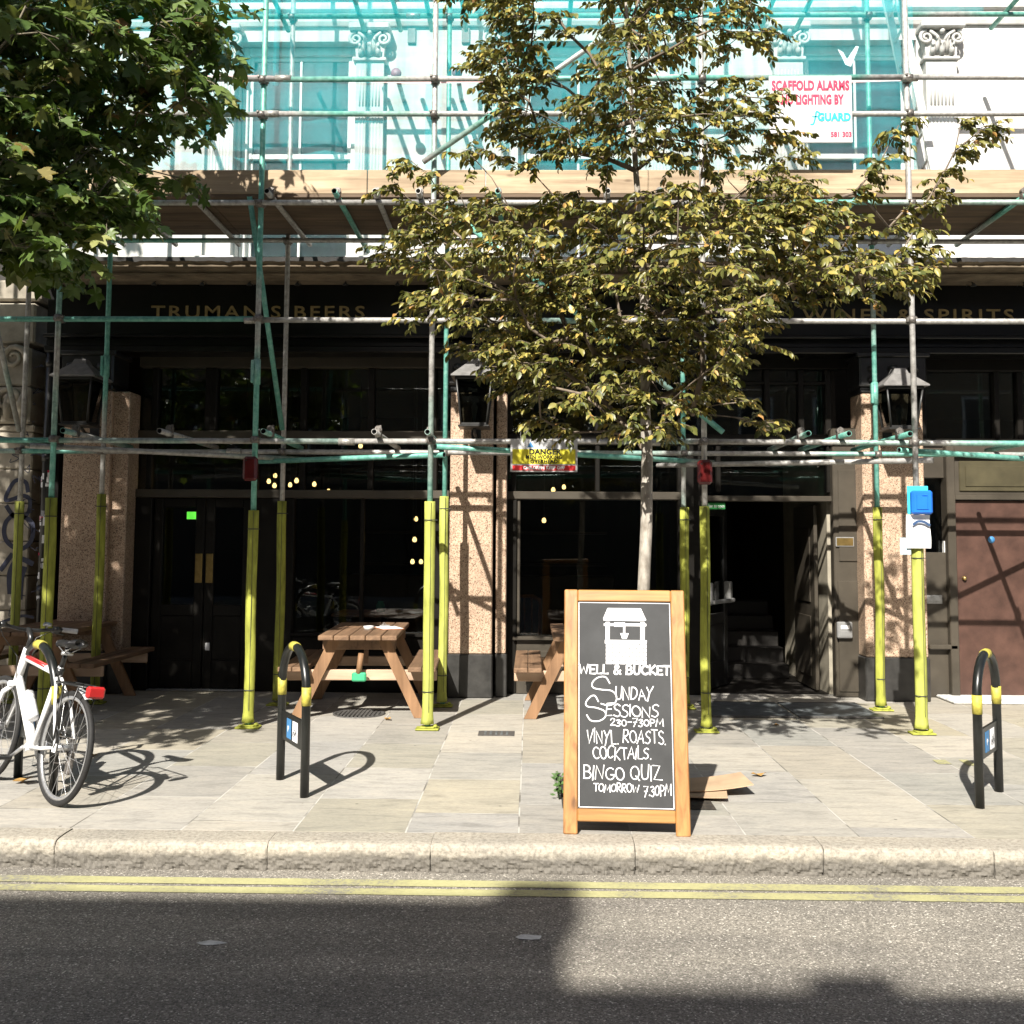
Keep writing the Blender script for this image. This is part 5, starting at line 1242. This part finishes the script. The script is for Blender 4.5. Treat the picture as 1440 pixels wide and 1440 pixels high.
# hand lettering: each capital is a few strokes in a unit box (x 0..w, y 0..1)
def arc(cx, cy, rx, ry, a0, a1, n=14): return [(cx+rx*math.cos(R(a0+(a1-a0)*i/n)), cy+ry*math.sin(R(a0+(a1-a0)*i/n))) for i in range(n+1)]
GL = {
 'A': (.8,[[(0,0),(.4,1),(.8,0)],[(.14,.36),(.68,.36)]]), 'B': (.7,[[(.05,0),(.05,1)],[(.05,1)]+arc(.3,.76,.3,.24,90,-90,8)+[(.05,.52)],[(.05,.52)]+arc(.35,.26,.34,.26,90,-90,8)+[(0,0)]]),
 'C': (.75,[arc(.45,.5,.42,.5,50,310)]), 'D': (.75,[[(.05,0),(.05,1)],[(.05,1)]+arc(.2,.5,.52,.5,90,-90,12)+[(.05,0)]]), 'E': (.6,[[(.6,1),(.05,1),(.05,0),(.6,0)],[(.05,.52),(.5,.52)]]),
 'G': (.8,[arc(.45,.5,.42,.5,50,320)+[(.8,.42)],[(.5,.42),(.86,.42)]]), 'I': (.12,[[(.06,0),(.06,1)]]), 'K': (.7,[[(.05,0),(.05,1)],[(.65,1),(.08,.45),(.7,0)]]),
 'L': (.58,[[(.08,1),(.05,0),(.58,.02)]]), 'M': (1.0,[[(0,0),(.15,1),(.5,.25),(.85,1),(1,0)]]), 'N': (.8,[[(.02,0),(.05,1),(.7,0),(.75,1)]]), 'O': (.8,[arc(.4,.5,.4,.5,80,440,18)]),
 'P': (.65,[[(.05,0),(.05,1)],[(.05,1)]+arc(.28,.74,.34,.26,90,-90,8)+[(.05,.48)]]), 'Q': (.85,[arc(.4,.5,.4,.5,80,440,18),[(.5,.25),(.85,-.08)]]),
 'R': (.7,[[(.05,0),(.05,1)],[(.05,1)]+arc(.3,.75,.32,.25,90,-90,8)+[(.05,.5),(.7,0)]]), 'S': (.62,[smooth([(.6,.88),(.36,1),(.08,.84),(.16,.6),(.48,.44),(.6,.2),(.36,0),(.02,.1)],6)]),
 'T': (.7,[[(0,1),(.72,1)],[(.36,1),(.34,0)]]), 'U': (.72,[smooth([(.03,1),(.04,.4),(.16,.06),(.4,0),(.62,.12),(.68,.5),(.7,1)],6)]), 'V': (.75,[[(0,1),(.36,0),(.75,1.05)]]),
 'W': (1.05,[[(0,1),(.25,0),(.52,.75),(.78,0),(1.05,1)]]), 'Y': (.72,[[(0,1),(.36,.5)],[(.74,1.03),(.36,.5),(.2,-.15)]]), 'Z': (.7,[[(.02,1),(.66,1),(.0,.02),(.78,.03)]]),
 '&': (.8,[smooth([(.8,0),(.2,.72),(.3,1),(.55,.98),(.52,.72),(.1,.35),(.12,.05),(.4,0),(.78,.42)],6)]),
 '0': (.66,[arc(.33,.5,.32,.48,90,450,16)]), '2': (.62,[smooth([(.04,.78),(.18,1),(.5,.95),(.54,.66),(.04,.04),(.1,.02),(.64,.04)],6)]), '3': (.58,[smooth([(.04,.9),(.3,1),(.52,.8),(.22,.54),(.56,.34),(.36,.0),(.02,.1)],6)]),
 '7': (.66,[[(.02,.98),(.66,1),(.2,-.08)],[(.14,.48),(.56,.5)]]), '-': (.5,[[(.05,.45),(.5,.47)]]), '.': (.16,[[(.08,.0),(.10,.03)]]), ' ': (.3,[]), '1': (.2,[[(.1,0),(.1,1)]])}
def write(mb, s, u0, u1, v0, v1, wd, jit=.02, gap=.16, slope=0):
    tot = sum(GL[c][0] for c in s)+gap*(len(s)-1); x = 0
    for c in s:
        w0, st = GL[c]; dy = rnd.uniform(-jit,jit)*2.4; sc_ = 1+rnd.uniform(-jit,jit)*3.5; sh_ = rnd.uniform(-jit,jit)*4.5
        for pts in st:
            q = []
            for p in pts:
                X_ = (x+p[0]+sh_*(p[1]-.5))/tot; Y_ = p[1]*sc_+dy+sh_*.35*(p[0]-w0/2)
                q.append(uv(u0+(u1-u0)*X_, v1+(v0-v1)*Y_+slope*X_))
            ribbon(mb, q, wd*rnd.uniform(.9,1.1), .0006, MC)
        x += w0+gap
b = MB(); write(b,'WELL & BUCKET',120,610,468,514,.0105,.008,.20); apart(b, 'chalk_lettering', MAT['chalk'], bd)
b = MB(); ribbon(b, [uv(*p) for p in smooth([(285,565),(262,532),(222,535),(192,562),(196,590),(240,600),(296,606),(322,634),(316,668),(280,684),(240,676)],8)], .0070, .0006, MC); write(b,'UNDAY',318,518,594,655,.0060,.035,.12,-4); apart(b, 'chalk_lettering', MAT['chalk'], bd)
b = MB(); ribbon(b, [uv(*p) for p in smooth([(224,664),(205,634),(180,640),(156,672),(166,692),(212,698),(258,716),(262,746),(228,768),(184,766),(162,738)],8)], .0070, .0006, MC); write(b,'ESSIONS',266,550,682,742,.0060,.035,.12); write(b,'230-730PM',290,578,756,792,.0054,.035,.16); apart(b, 'chalk_lettering', MAT['chalk'], bd)
b = MB(); write(b,'VINYL. ROASTS.',162,592,816,884,.0056,.035,.16); write(b,'COCKTAILS.',196,510,904,966,.0056,.035,.14); apart(b, 'chalk_lettering', MAT['chalk'], bd)
b = MB(); write(b,'BINGO QUIZ',146,564,1004,1072,.0060,.035,.16); write(b,'TOMORROW',202,446,1096,1136,.0052,.035,.14); write(b,'7.30PM',472,622,1094,1150,.0052,.035,.14); apart(b, 'chalk_lettering', MAT['chalk'], bd)

# ---- ground clutter
b = MB(); cs = G(985,1122); n = 26
vs = [(.20,6.28,.0045),(1.12,6.28,.0045),(1.12,7.1,.0045),(.20,7.1,.0045)]; b.add(vs, [(0,1,2,3)]); struct('tree_pit', b, MAT['soil'])
cd = thing('cardboard', 'flattened brown cardboard lying on the tree pit behind the chalkboard sign', 'cardboard', (1.1,6.7,.01))
b = MB(); vs = []
def sheet(name, cx, cy, z, L, Wd_, rz, tilt, curl):
    b = MB(); n = 10; vs = []; Mx = Matrix.Translation((cx-1.1,cy-6.7,z)) @ Matrix.Rotation(rz,4,'Z') @ Matrix.Rotation(tilt,4,'Y')
    for i in range(n+1):
        u = i/n; x = -L/2+L*u; zz = curl*(u-.5)**2
        for (y, dz) in ((-Wd_/2,0),(Wd_/2,.01),(Wd_/2,.016),(-Wd_/2,.006)): vs.append(Mx @ Vector((x,y,zz+dz)))
    b.add(vs, [(4*i+k,4*i+(k+1)%4,4*i+4+(k+1)%4,4*i+4+k) for i in range(n) for k in range(4)]+[(3,2,1,0),(4*n,4*n+1,4*n+2,4*n+3)]); return b.build(name, MAT['card'], cd)
sheet('sheet', 1.06,6.72,.03,.68,.30,R(4),R(-2),.10); sheet('sheet', .96,6.62,.012,.56,.26,R(-8),R(0),.03)
def leaf_thing(x, y, sz, rz, lab, name='fallen_leaf'):
    q = G(x, y); t = thing(name, lab, 'leaf', (q.x,q.y,.003), rz)
    b = MB(); vs = []; out = [(-.5,0),(-.25,.2),(0,.27),(.3,.18),(.5,0),(.3,-.2),(0,-.26),(-.25,-.18)]
    vs = [(0,0,.004*sz/.1)] + [(a*sz, c*sz, (.012+.02*abs(c))*sz/.08*rnd.uniform(.3,1.3)) for a, c in out]
    b.add(vs, [(0,i,i%8+1) for i in range(1,9)]); b.build('blade', MAT['oldleaf'], t)
leaf_thing(1067,1092,.12,.3,'curled tan leaf on the paving beyond the cardboard'); leaf_thing(32,1101,.14,.9,'tan leaf by the front wheel of the bicycle'); leaf_thing(545,1013,.10,2.2,'dry leaf on the paving before the picnic table'); leaf_thing(131,1064,.09,1.2,'tan leaf in the shadow of the bicycle'); leaf_thing(1092,1021,.07,.2,'pale leaf before the open doorway')
q = G(786,1124); wd_ = thing('weed', 'small green weed growing left of the chalkboard sign', 'weed', (q.x,q.y,0))
b = MB()
for k in range(46):
    a = rnd.uniform(0,6.28); r = rnd.uniform(.0,.04); z = rnd.uniform(.03,.17); s = rnd.uniform(.015,.03); c = Vector((r*math.cos(a),r*math.sin(a),z)); d = Vector((math.cos(a),math.sin(a),rnd.uniform(-.3,.6)))*s; e = d.orthogonal().normalized()*s*.45
    b.add([c-d, c+e, c+d, c-e], [(0,1,2,3)])
b.build('leaves', MAT['weed'], wd_)
b = MB()
for k in range(6): a = rnd.uniform(0,6.28); b.tube([(0,0,0),(.03*math.cos(a),.03*math.sin(a),.14)], .002, 4)
b.build('stems', MAT['weed'], wd_)
q = G(505,1004); mc = thing('drain_cover', 'round cast iron drain cover in the paving beside the picnic table', 'drain cover', (q.x,q.y,.003))
b = MB(); b.lathe([(.24,0),(.24,.006),(.215,.006),(.215,.003),(0,.003)], (0,0,0), 32); b.build('rim', MAT['iron'], mc)
b = MB()
for k in range(-5,6):
    l = math.sqrt(max(.0,.2**2-(k*.036)**2)); b.bbox(k*.036-.011,-l,.0035,k*.036+.011,l,.010,.002)
b.build('grating', MAT['iron'], mc)
q = G(698,1032); mc = thing('stopcock_cover', 'small rectangular iron cover in the paving before the middle pillar', 'cover', (q.x,q.y,.002))
b = MB(); b.bbox(-.15,-.10,0,.15,.10,.005,.002); b.build('plate', MAT['iron'], mc)
b = MB()
for k in range(5): b.bbox(-.1+.045*k,-.07,.005,-.1+.045*k+.02,.07,.009,.002)
b.build('bars', MAT['hatch'], mc)
# pair of metal cellar hatches before the open door
a, c = G(1003,1010), G(1245,1012)
for k, (x0, x1, lab) in enumerate(((a.x,(a.x+c.x)/2-.015,'left metal cellar flap in the paving before the open door'),((a.x+c.x)/2+.015,c.x,'right metal cellar flap in the paving before the open door'))):
    t = thing('cellar_flap', lab, 'cellar flap', ((x0+x1)/2,9.95,.003), 0, 'cellar flaps'); w2 = (x1-x0)/2
    b = MB(); b.bbox(-w2,-.40,0,w2,.40,.012,.004); b.build('plate', MAT['hatch'], t)
    b = MB(); b.bbox(-w2,-.43,0,w2,-.402,.016,.003); b.bbox(-w2-.0,.402,0,w2,.43,.016,.003); b.build('frame', MAT['iron'], t)
for (xa, ya, xb, yb, nm) in ((1309,1069,1338,1075,0),(1346,1069,1374,1077,0)):
    p, q = G(xa,ya), G(xb,yb); b = MB(); b.add([(p.x,q.y,.0042),(q.x,q.y-.01,.0042),(q.x+.01,p.y,.0042),(p.x+.01,p.y,.0042)], [(0,1,2,3)]); struct('paint_mark', b, MAT['yline'])
for (x, y, s) in ((298,1327,.035),(742,1319,.04)):
    q = G(x, y, RZ); b = MB(); vs = [(q.x+s*1.7*math.cos(k*.63)*rnd.uniform(.7,1.2), q.y+s*.8*math.sin(k*.63)*rnd.uniform(.7,1.2), RZ+.0035) for k in range(10)]; b.add(vs, [tuple(range(10))]); struct('paint_mark', b, MAT['chewed'])

# ================================================================ trees
def in_poly(x, y, pl):
    c = False; j = len(pl)-1
    for i in range(len(pl)):
        xi, yi = pl[i]; xj, yj = pl[j]
        if (yi > y) != (yj > y) and x < (xj-xi)*(y-yi)/(yj-yi)+xi: c = not c
        j = i
    return c
def scatter(pl, gap, rg, n=6000):
    xs = [p[0] for p in pl]; ys = [p[1] for p in pl]; out = []
    for _ in range(n):
        x = rg.uniform(min(xs), max(xs)); y = rg.uniform(min(ys), max(ys))
        if in_poly(x, y, pl) and all((x-a)**2+(y-c)**2 > gap*gap for a, c in out): out.append((x, y))
    return out
def grow(base, trunk, clumps, rg, nr_tip, nr_max):
    """joins every clump to the nearest limb already grown; returns nodes, parents and radii"""
    nodes = []; par = []
    for i, p in enumerate(trunk): nodes.append(Vector(p)); par.append(i-1)
    nt_ = len(nodes); ends = []
    order = sorted(clumps, key=lambda c: min((c-t).length for t in nodes[:nt_]))
    for c in order:
        best = None
        for i, nn in enumerate(nodes):
            if i < 3: continue
            d = c-nn; L = d.length; cost = L+.75*max(0, -d.z+.05)+(.25 if i >= nt_ and L < .08 else 0)
            if best is None or cost < best[0]: best = (cost, i)
        i = best[1]; p = nodes[i]; d = c-p; L = d.length; k = max(1, int(L/.16)); prev = i
        side = Vector((rg.uniform(-1,1), rg.uniform(-1,1), rg.uniform(-.2,.7)))*L*.10
        for s in range(1, k+1):
            t = s/k; q = p+d*t+side*math.sin(math.pi*t)
            nodes.append(q); par.append(prev); prev = len(nodes)-1
        ends.append(prev)
    wgt = [0.0]*len(nodes)
    for e in ends: wgt[e] += 1
    for i in range(len(nodes)-1, 0, -1):
        if par[i] >= 0: wgt[par[i]] += wgt[i]
    rad = [max(nr_tip, min(nr_max, nr_tip*(max(wgt[i], .6))**.46)) for i in range(len(nodes))]
    return nodes, par, rad, ends
def limbs_mesh(mb, nodes, par, rad, n=6, start=0):
    kids = {}
    for i, p in enumerate(par): kids.setdefault(p, []).append(i)
    stack = [c for c in kids.get(start-1 if start else -1, [])]
    def chain(i):
        pts = []; rs = []
        if par[i] >= 0: pts.append(nodes[par[i]]); rs.append(min(rad[par[i]], rad[i]*1.35))
        while True:
            pts.append(nodes[i]); rs.append(rad[i]); ks = kids.get(i, [])
            if not ks: break
            ks = sorted(ks, key=lambda k: -rad[k])
            for k in ks[1:]: todo.append(k)
            i = ks[0]
        if len(pts) > 1: mb.tube(pts, rs, n, 0, True)
    todo = list(stack)
    while todo: chain(todo.pop())
def leaf_cloud(name, tv, tf, frames, mat, parent):
    """frames: list of (origin, forward, normal, size); every leaf is an island of its own"""
    T = np.array(tv, dtype=np.float32); nv = len(T); L = len(frames)
    O = np.array([f[0] for f in frames], dtype=np.float32); Fd = np.array([f[1] for f in frames], dtype=np.float32); Nn = np.array([f[2] for f in frames], dtype=np.float32); S = np.array([f[3] for f in frames], dtype=np.float32)
    Fd /= np.linalg.norm(Fd, axis=1, keepdims=True)+1e-9
    Nn -= (Nn*Fd).sum(1, keepdims=True)*Fd; Nn /= np.linalg.norm(Nn, axis=1, keepdims=True)+1e-9
    Sd = np.cross(Nn, Fd)
    rs_ = np.random.RandomState(3); cu_ = rs_.uniform(.3,2.6,(L,1,1)).astype(np.float32); wd_ = rs_.uniform(.78,1.2,(L,1,1)).astype(np.float32)
    V = O[:,None,:]+S[:,None,None]*(T[None,:,0:1]*Fd[:,None,:]+T[None,:,1:2]*wd_*Sd[:,None,:]+T[None,:,2:3]*cu_*Nn[:,None,:])
    V = V.reshape(-1,3); loops = []; starts = []; tot = []
    fl = []; 
    for f in tf: starts.append(len(fl)); tot.append(len(f)); fl += list(f)
    nl = len(fl); nf = len(tf)
    LI_ = (np.array(fl)[None,:]+np.arange(L)[:,None]*nv).ravel(); LS = (np.array(starts)[None,:]+np.arange(L)[:,None]*nl).ravel(); LT = np.tile(np.array(tot), L)
    me = bpy.data.meshes.new(name); me.vertices.add(len(V)); me.vertices.foreach_set('co', V.ravel())
    me.loops.add(len(LI_)); me.loops.foreach_set('vertex_index', LI_.astype(np.int32))
    me.polygons.add(len(LS)); me.polygons.foreach_set('loop_start', LS.astype(np.int32)); me.polygons.foreach_set('loop_total', LT.astype(np.int32))
    me.polygons.foreach_set('use_smooth', np.ones(len(LS), dtype=bool))
    me.materials.append(mat); me.update(calc_edges=True); me.validate()
    o = bpy.data.objects.new(name, me); COL.objects.link(o); o.parent = parent; return o

# ---- young hornbeam-like street tree behind the chalkboard
rg = random.Random(5)
TRY = 6.72
tr = thing('street_tree', 'young street tree with olive and golden leaves behind the chalkboard sign', 'tree', (0,0,0))
tk = [(906,1115),(904,1000),(904,900),(905,830),(909,740),(910,640),(907,570),(908,500),(906,430),(904,370),(900,310),(894,240),(890,170),(886,100),(882,30),(877,-40),(872,-110)]
trunk = [P(x, y, TRY) for x, y in tk]; trunk[0] = Vector((G(906,1112).x, TRY, -.02))
base = trunk[0].copy(); tr.location = base
main = [(548,300),(600,264),(660,252),(720,266),(800,252),(850,262),(960,250),(1060,240),(1150,262),(1205,300),(1222,350),(1312,374),(1298,402),(1238,430),(1110,448),(1068,490),(1015,560),(958,620),(905,640),(850,598),(790,590),(724,552),(670,492),(622,462),(578,442),(600,404),(541,366)]
llobe = [(650,-60),(770,-60),(766,60),(778,120),(765,150),(815,185),(845,215),(832,250),(790,240),(750,205),(735,196),(680,192),(668,130),(698,110),(676,90),(698,62),(648,8)]
cent = [(845,-90),(985,-90),(982,60),(945,98),(936,122),(962,150),(965,245),(825,252),(806,190),(818,120),(850,60)]
rlobe = [(985,-90),(1098,-90),(1090,40),(1062,64),(1052,95),(1026,115),(1064,118),(1092,135),(1116,172),(1138,230),(1155,266),(955,255),(956,150),(984,108)]
def inner(pl, m):                                    # stays clear of the outline by the length of a spray
    return lambda x, y: all(in_poly(x+m*math.cos(k*.785), y+m*math.sin(k*.785), pl) for k in range(8))
cl = []
def add_poly(pl, gap, dep, bias=0):
    cx = sum(p[0] for p in pl)/len(pl)
    ok = inner(pl, 15 if pl is main else 7)
    for x, y in scatter(pl, gap, rg):
        if not ok(x, y): continue
        d = max(-1.15, min(1.15, rg.gauss(0, dep)))+bias
        d = d*(.55 if x > 1050 else 1)-(max(0, min(1.0, (x-1000)/230)) if y > 255 else 0); d = max(d, -.4) if y > 390 and x < 1000 else d; cl.append((P(x, y, TRY+d), 1.0))
add_poly(main, 27, .5); add_poly(main, 30, .6, -.12); add_poly(main, 46, .6, .2)
add_poly(llobe, 23, .3); add_poly(cent, 25, .4); add_poly(cent, 32, .4); add_poly(rlobe, 26, .4); add_poly(llobe, 32, .3)
for x, y in ((578,226),(552,262),(604,248),(662,218),(712,222),(745,238),(690,112),(682,88),(784,25),(800,48),(1200,272),(1218,252),(1238,228),(1256,192),(1264,176),
             (1236,398),(1262,362),(1284,328),(1300,290),(1316,262),(1330,238),(1343,212),(1352,170),(1368,192),(1388,178),(1300,352),(1268,300),(1250,320),
             (655,494),(680,490),(700,522),(732,538),(758,556),(782,600),(806,608),(760,588),(1010,540),(1035,566),(1058,590),(1082,600),(1000,520),(590,440),(570,352),(548,352),(1262,400),(1288,384)):
    cl.append((P(x, y, TRY+(-.95 if x > 1225 and y > 325 else .2 if x > 1225 else rg.uniform(-.35,.25))), .62))
nodes, par, rad, ends = grow(base, trunk, [c for c, _ in cl], rg, .0032, .040)
for i in range(len(trunk)): rad[i] = [.044,.042,.041,.040,.039,.037,.033,.030,.028,.025,.022,.019,.016,.013,.010,.007,.005][i]
b = MB(); b.tube([p-base for p in trunk], rad[:len(trunk)], 14); tkb = b.build('trunk', MAT['bark_pale'], tr)
b = MB()
par2 = [(-1 if i < len(trunk) else q) for i, q in enumerate(par)]
kids = {}
for i in range(len(trunk), len(nodes)): kids.setdefault(par[i], []).append(i)
todo = [k for i in range(len(trunk)) for k in kids.get(i, [])]
while todo:
    i = todo.pop(); pts = [nodes[par[i]]-base]; rs = [rad[i]*1.25]
    while True:
        pts.append(nodes[i]-base); rs.append(rad[i]); ks = sorted(kids.get(i, []), key=lambda k: -rad[k])
        if not ks: break
        todo += ks[1:]; i = ks[0]
    b.tube(pts, rs, 6)
clw = {}
fr = []
for c, wgt in cl:
    # direction the spray grows: outward from the trunk
    tz = TRY; out = Vector((c.x-base.x, (c.y-TRY)*1.0, 0)); out = out.normalized() if out.length > .1 else Vector((rg.uniform(-1,1),rg.uniform(-1,1),0)).normalized()
    nt2 = 6
    for k in range(nt2):
        a = rg.uniform(-1.9,1.9) if k else rg.uniform(-.4,.4)
        d = Vector((out.x*math.cos(a)-out.y*math.sin(a), out.x*math.sin(a)+out.y*math.cos(a), rg.uniform(-.15,.55))).normalized()
        L = rg.uniform(.11,.23)*(1.0 if wgt > .9 else .9); s0 = c+Vector((rg.gauss(0,.03),rg.gauss(0,.03),rg.gauss(0,.03)))
        sag_ = rg.uniform(.1,.45); tp = []
        for j in range(6):
            t = j/5; tp.append(s0+d*L*t+Vector((0,0,-sag_*L*t*t)))
        b.tube([p-base for p in tp], [.0028,.0026,.0023,.002,.0017,.0012], 4, 0, False)
        nl = int(L/.0145); 
        for j in range(1, nl+1):
            t = min(1, (j+rg.uniform(-.2,.2))/nl); i0 = min(4, int(t*5)); p = tp[i0].lerp(tp[i0+1], t*5-i0)
            tan = (tp[i0+1]-tp[i0]).normalized(); sd = tan.cross(Vector((0,0,1))).normalized()*(1 if j % 2 else -1)
            f = tan*rg.uniform(.35,1.0)+sd*rg.uniform(.45,1.0)*(0.3 if j == nl else 1)+Vector((0,0,rg.uniform(-.95,.0)))
            nrm = Vector((rg.gauss(0,.6),rg.gauss(-.05,.6),.9))
            fr.append((p-base, f, nrm, rg.uniform(.036,.066)))
b.build('branches', MAT['bark_twig'], tr)
hv = [(0,0,0),(.30,0,-.015),(.66,0,-.045),(1,0,-.13),(.14,.17,.02),(.42,.27,.045),(.74,.19,.01),(.14,-.17,.02),(.42,-.27,.045),(.74,-.19,.01)]
hf = [(0,1,4),(1,5,4),(1,2,6,5),(2,3,6),(0,7,1),(1,7,8),(1,8,9,2),(2,9,3)]
cr = leaf_cloud('crown', hv, hf, fr, MAT['leaf_small'], tr)
print('hornbeam leaves', len(fr), 'clumps', len(cl))

# ---- big plane tree reaching in at the upper left
rg = random.Random(8)
pt = thing('plane_tree', 'large plane tree with dark lobed leaves reaching in at the upper left', 'tree', (0,0,0))
base = Vector((-6.4,6.0,0)); pt.location = base
trunk = [base+Vector(v) for v in ((0,0,-.02),(0,.02,.8),(.03,.05,1.6),(.05,.08,2.4),(.12,.1,3.2),(.25,.12,4.0),(.4,.1,4.8),(.5,.05,5.6),(.55,0,6.4),(.6,0,7.2),(.6,0,8.0))]
pl = [(-70,-60),(338,-60),(343,45),(328,108),(302,128),(292,158),(262,182),(272,214),(286,248),(258,268),(205,288),(203,318),(160,328),(148,358),(128,386),(60,400),(0,384),(-70,400)]
hole = [(165,192),(225,165),(252,192),(268,232),(205,236)]
cl = []
for gap, dep in ((32,.4),(36,.5)):
    for x, y in scatter(pl, gap, rg):
        if in_poly(x, y, hole) or not inner(pl, 20)(x, y): continue
        Y_ = 7.45+rg.uniform(-dep,dep)*1.2-max(0,(200-x))*.004; cl.append(P(x, y, Y_))
def seen_at(p):
    d = p-Vector((0,0,EYE)); k = d.dot(_f)
    return CXP+FPX*d.dot(_r2)/k, CYP-FPX*d.dot(_u2)/k
n0 = len(cl); k = 0
while len(cl) < n0+50 and k < 5000:                 # the crown beyond the picture, above and to the left
    k += 1; c = Vector((rg.uniform(-8.4,-1.8),rg.uniform(3.4,8.4),rg.uniform(2.9,8.2)))
    e = ((c.x+6.0)/4.2)**2+((c.y-6.0)/2.7)**2+((c.z-5.6)/2.9)**2
    if e > 1: continue
    x, y = seen_at(c)
    if x > -75 and y > -85: continue
    cl.append(c)
for layer in range(2):                               # lower boughs on the street side that shade the left shopfront
    for i in range(13):
        for j in range(18):
            s_ = -6.0+.27*i+rg.uniform(-.13,.13); zz = -.15+.28*j+rg.uniform(-.14,.14)
            for _ in range(12):
                Y_ = rg.uniform(3.6,7.4); c = Vector((s_-.3*(8.8-Y_), Y_, zz+.85*(8.8-Y_)))
                x, y = seen_at(c)
                if 2.8 < c.z < 8.2 and not (x > -80 and y > -90): cl.append(c); break
def shade_ok(c):                                     # where the sun carries this clump's shade on the scaffold plane
    s = c.x+.3*(8.8-c.y); zz = c.z-.85*(8.8-c.y)
    return s < (-1.55 if zz > 3 else -1.9 if zz > 1.2 else -2.35)
cl = [c for c in cl if shade_ok(c)]
nodes, par, rad, ends = grow(base, trunk, cl, rg, .005, .14)
for i in range(len(trunk)): rad[i] = [.23,.20,.19,.185,.18,.17,.15,.12,.09,.06,.03][i]
b = MB(); b.tube([p-base for p in trunk], rad[:len(trunk)], 16); b.build('trunk', MAT['bark_plane'], pt)
b = MB(); kids = {}
for i in range(len(trunk), len(nodes)): kids.setdefault(par[i], []).append(i)
todo = [k for i in range(len(trunk)) for k in kids.get(i, [])]
while todo:
    i = todo.pop(); pts = [nodes[par[i]]-base]; rs = [rad[i]*1.2]
    while True:
        pts.append(nodes[i]-base); rs.append(rad[i]); ks = sorted(kids.get(i, []), key=lambda k: -rad[k])
        if not ks: break
        todo += ks[1:]; i = ks[0]
    b.tube(pts, rs, 6)
fr = []
for c in cl:
    out = Vector((c.x-base.x, c.y-base.y, 0)).normalized()
    for k in range(3):
        a = rg.uniform(-2.2,2.2); d = Vector((out.x*math.cos(a)-out.y*math.sin(a), out.x*math.sin(a)+out.y*math.cos(a), rg.uniform(-.5,.45))).normalized(); L = rg.uniform(.18,.36)
        tp = [c+d*L*t+Vector((0,0,-.25*L*t*t)) for t in (0,.33,.66,1)]
        b.tube([p-base for p in tp], [.0045,.004,.003,.002], 5, 0, False)
        for j in range(6):
            t = .12+.88*j/5; p = c+d*L*t+Vector((0,0,-.25*L*t*t)); sd = d.cross(Vector((0,0,1))).normalized()*(1 if j % 2 else -1)
            pd = (d*rg.uniform(.2,.8)+sd*rg.uniform(.3,1)+Vector((0,0,rg.uniform(-.3,.3)))).normalized(); q = p+pd*rg.uniform(.03,.07)
            b.tube([p-base, q-base], .0015, 4, 0, False)
            f = pd+Vector((0,0,rg.uniform(-1.3,-.15))); nrm = Vector((rg.gauss(0,.5),rg.gauss(-.2,.5),.9))
            fr.append((q-base, f, nrm, rg.uniform(.075,.145)))
b.build('branches', MAT['bark_plane'], pt)
# lobed leaf: base at the stalk, five pointed lobes with shallow teeth
lo = [(0,-.02,.0),(-.06,.20,.01),(-.02,.40,-.02),(.10,.62,-.07),(.20,.42,.01),(.30,.36,.02),(.50,.56,-.05),(.66,.66,-.10),(.62,.44,-.01),(.60,.22,.015),(.80,.20,-.04),(1.08,.0,-.12)]
lv = [(.30,0,-.02),(.62,0,-.05)]+lo+[(x,-y,z) for x, y, z in lo[-2:0:-1]]+[(0,.02,0)]
no = len(lv)-2
lf = []
for i in range(no-1):
    a, c = 2+i, 3+i
    mx = (lv[a][0]+lv[c][0])/2
    lf.append((1 if mx > .55 else 0, c, a) if True else None)
# stitch the two hubs along the places where the fan changes hub
chg = [i for i in range(no-1) if (lf[i][0] == 1) != (lf[max(i-1,0)][0] == 1)]
for i in chg: lf.append((0, 1, 2+i) if lf[i][0] == 1 else (1, 0, 2+i))
leaf_cloud('crown', lv, lf, fr, MAT['leaf_plane'], pt)
print('plane leaves', len(fr), 'clumps', len(cl))
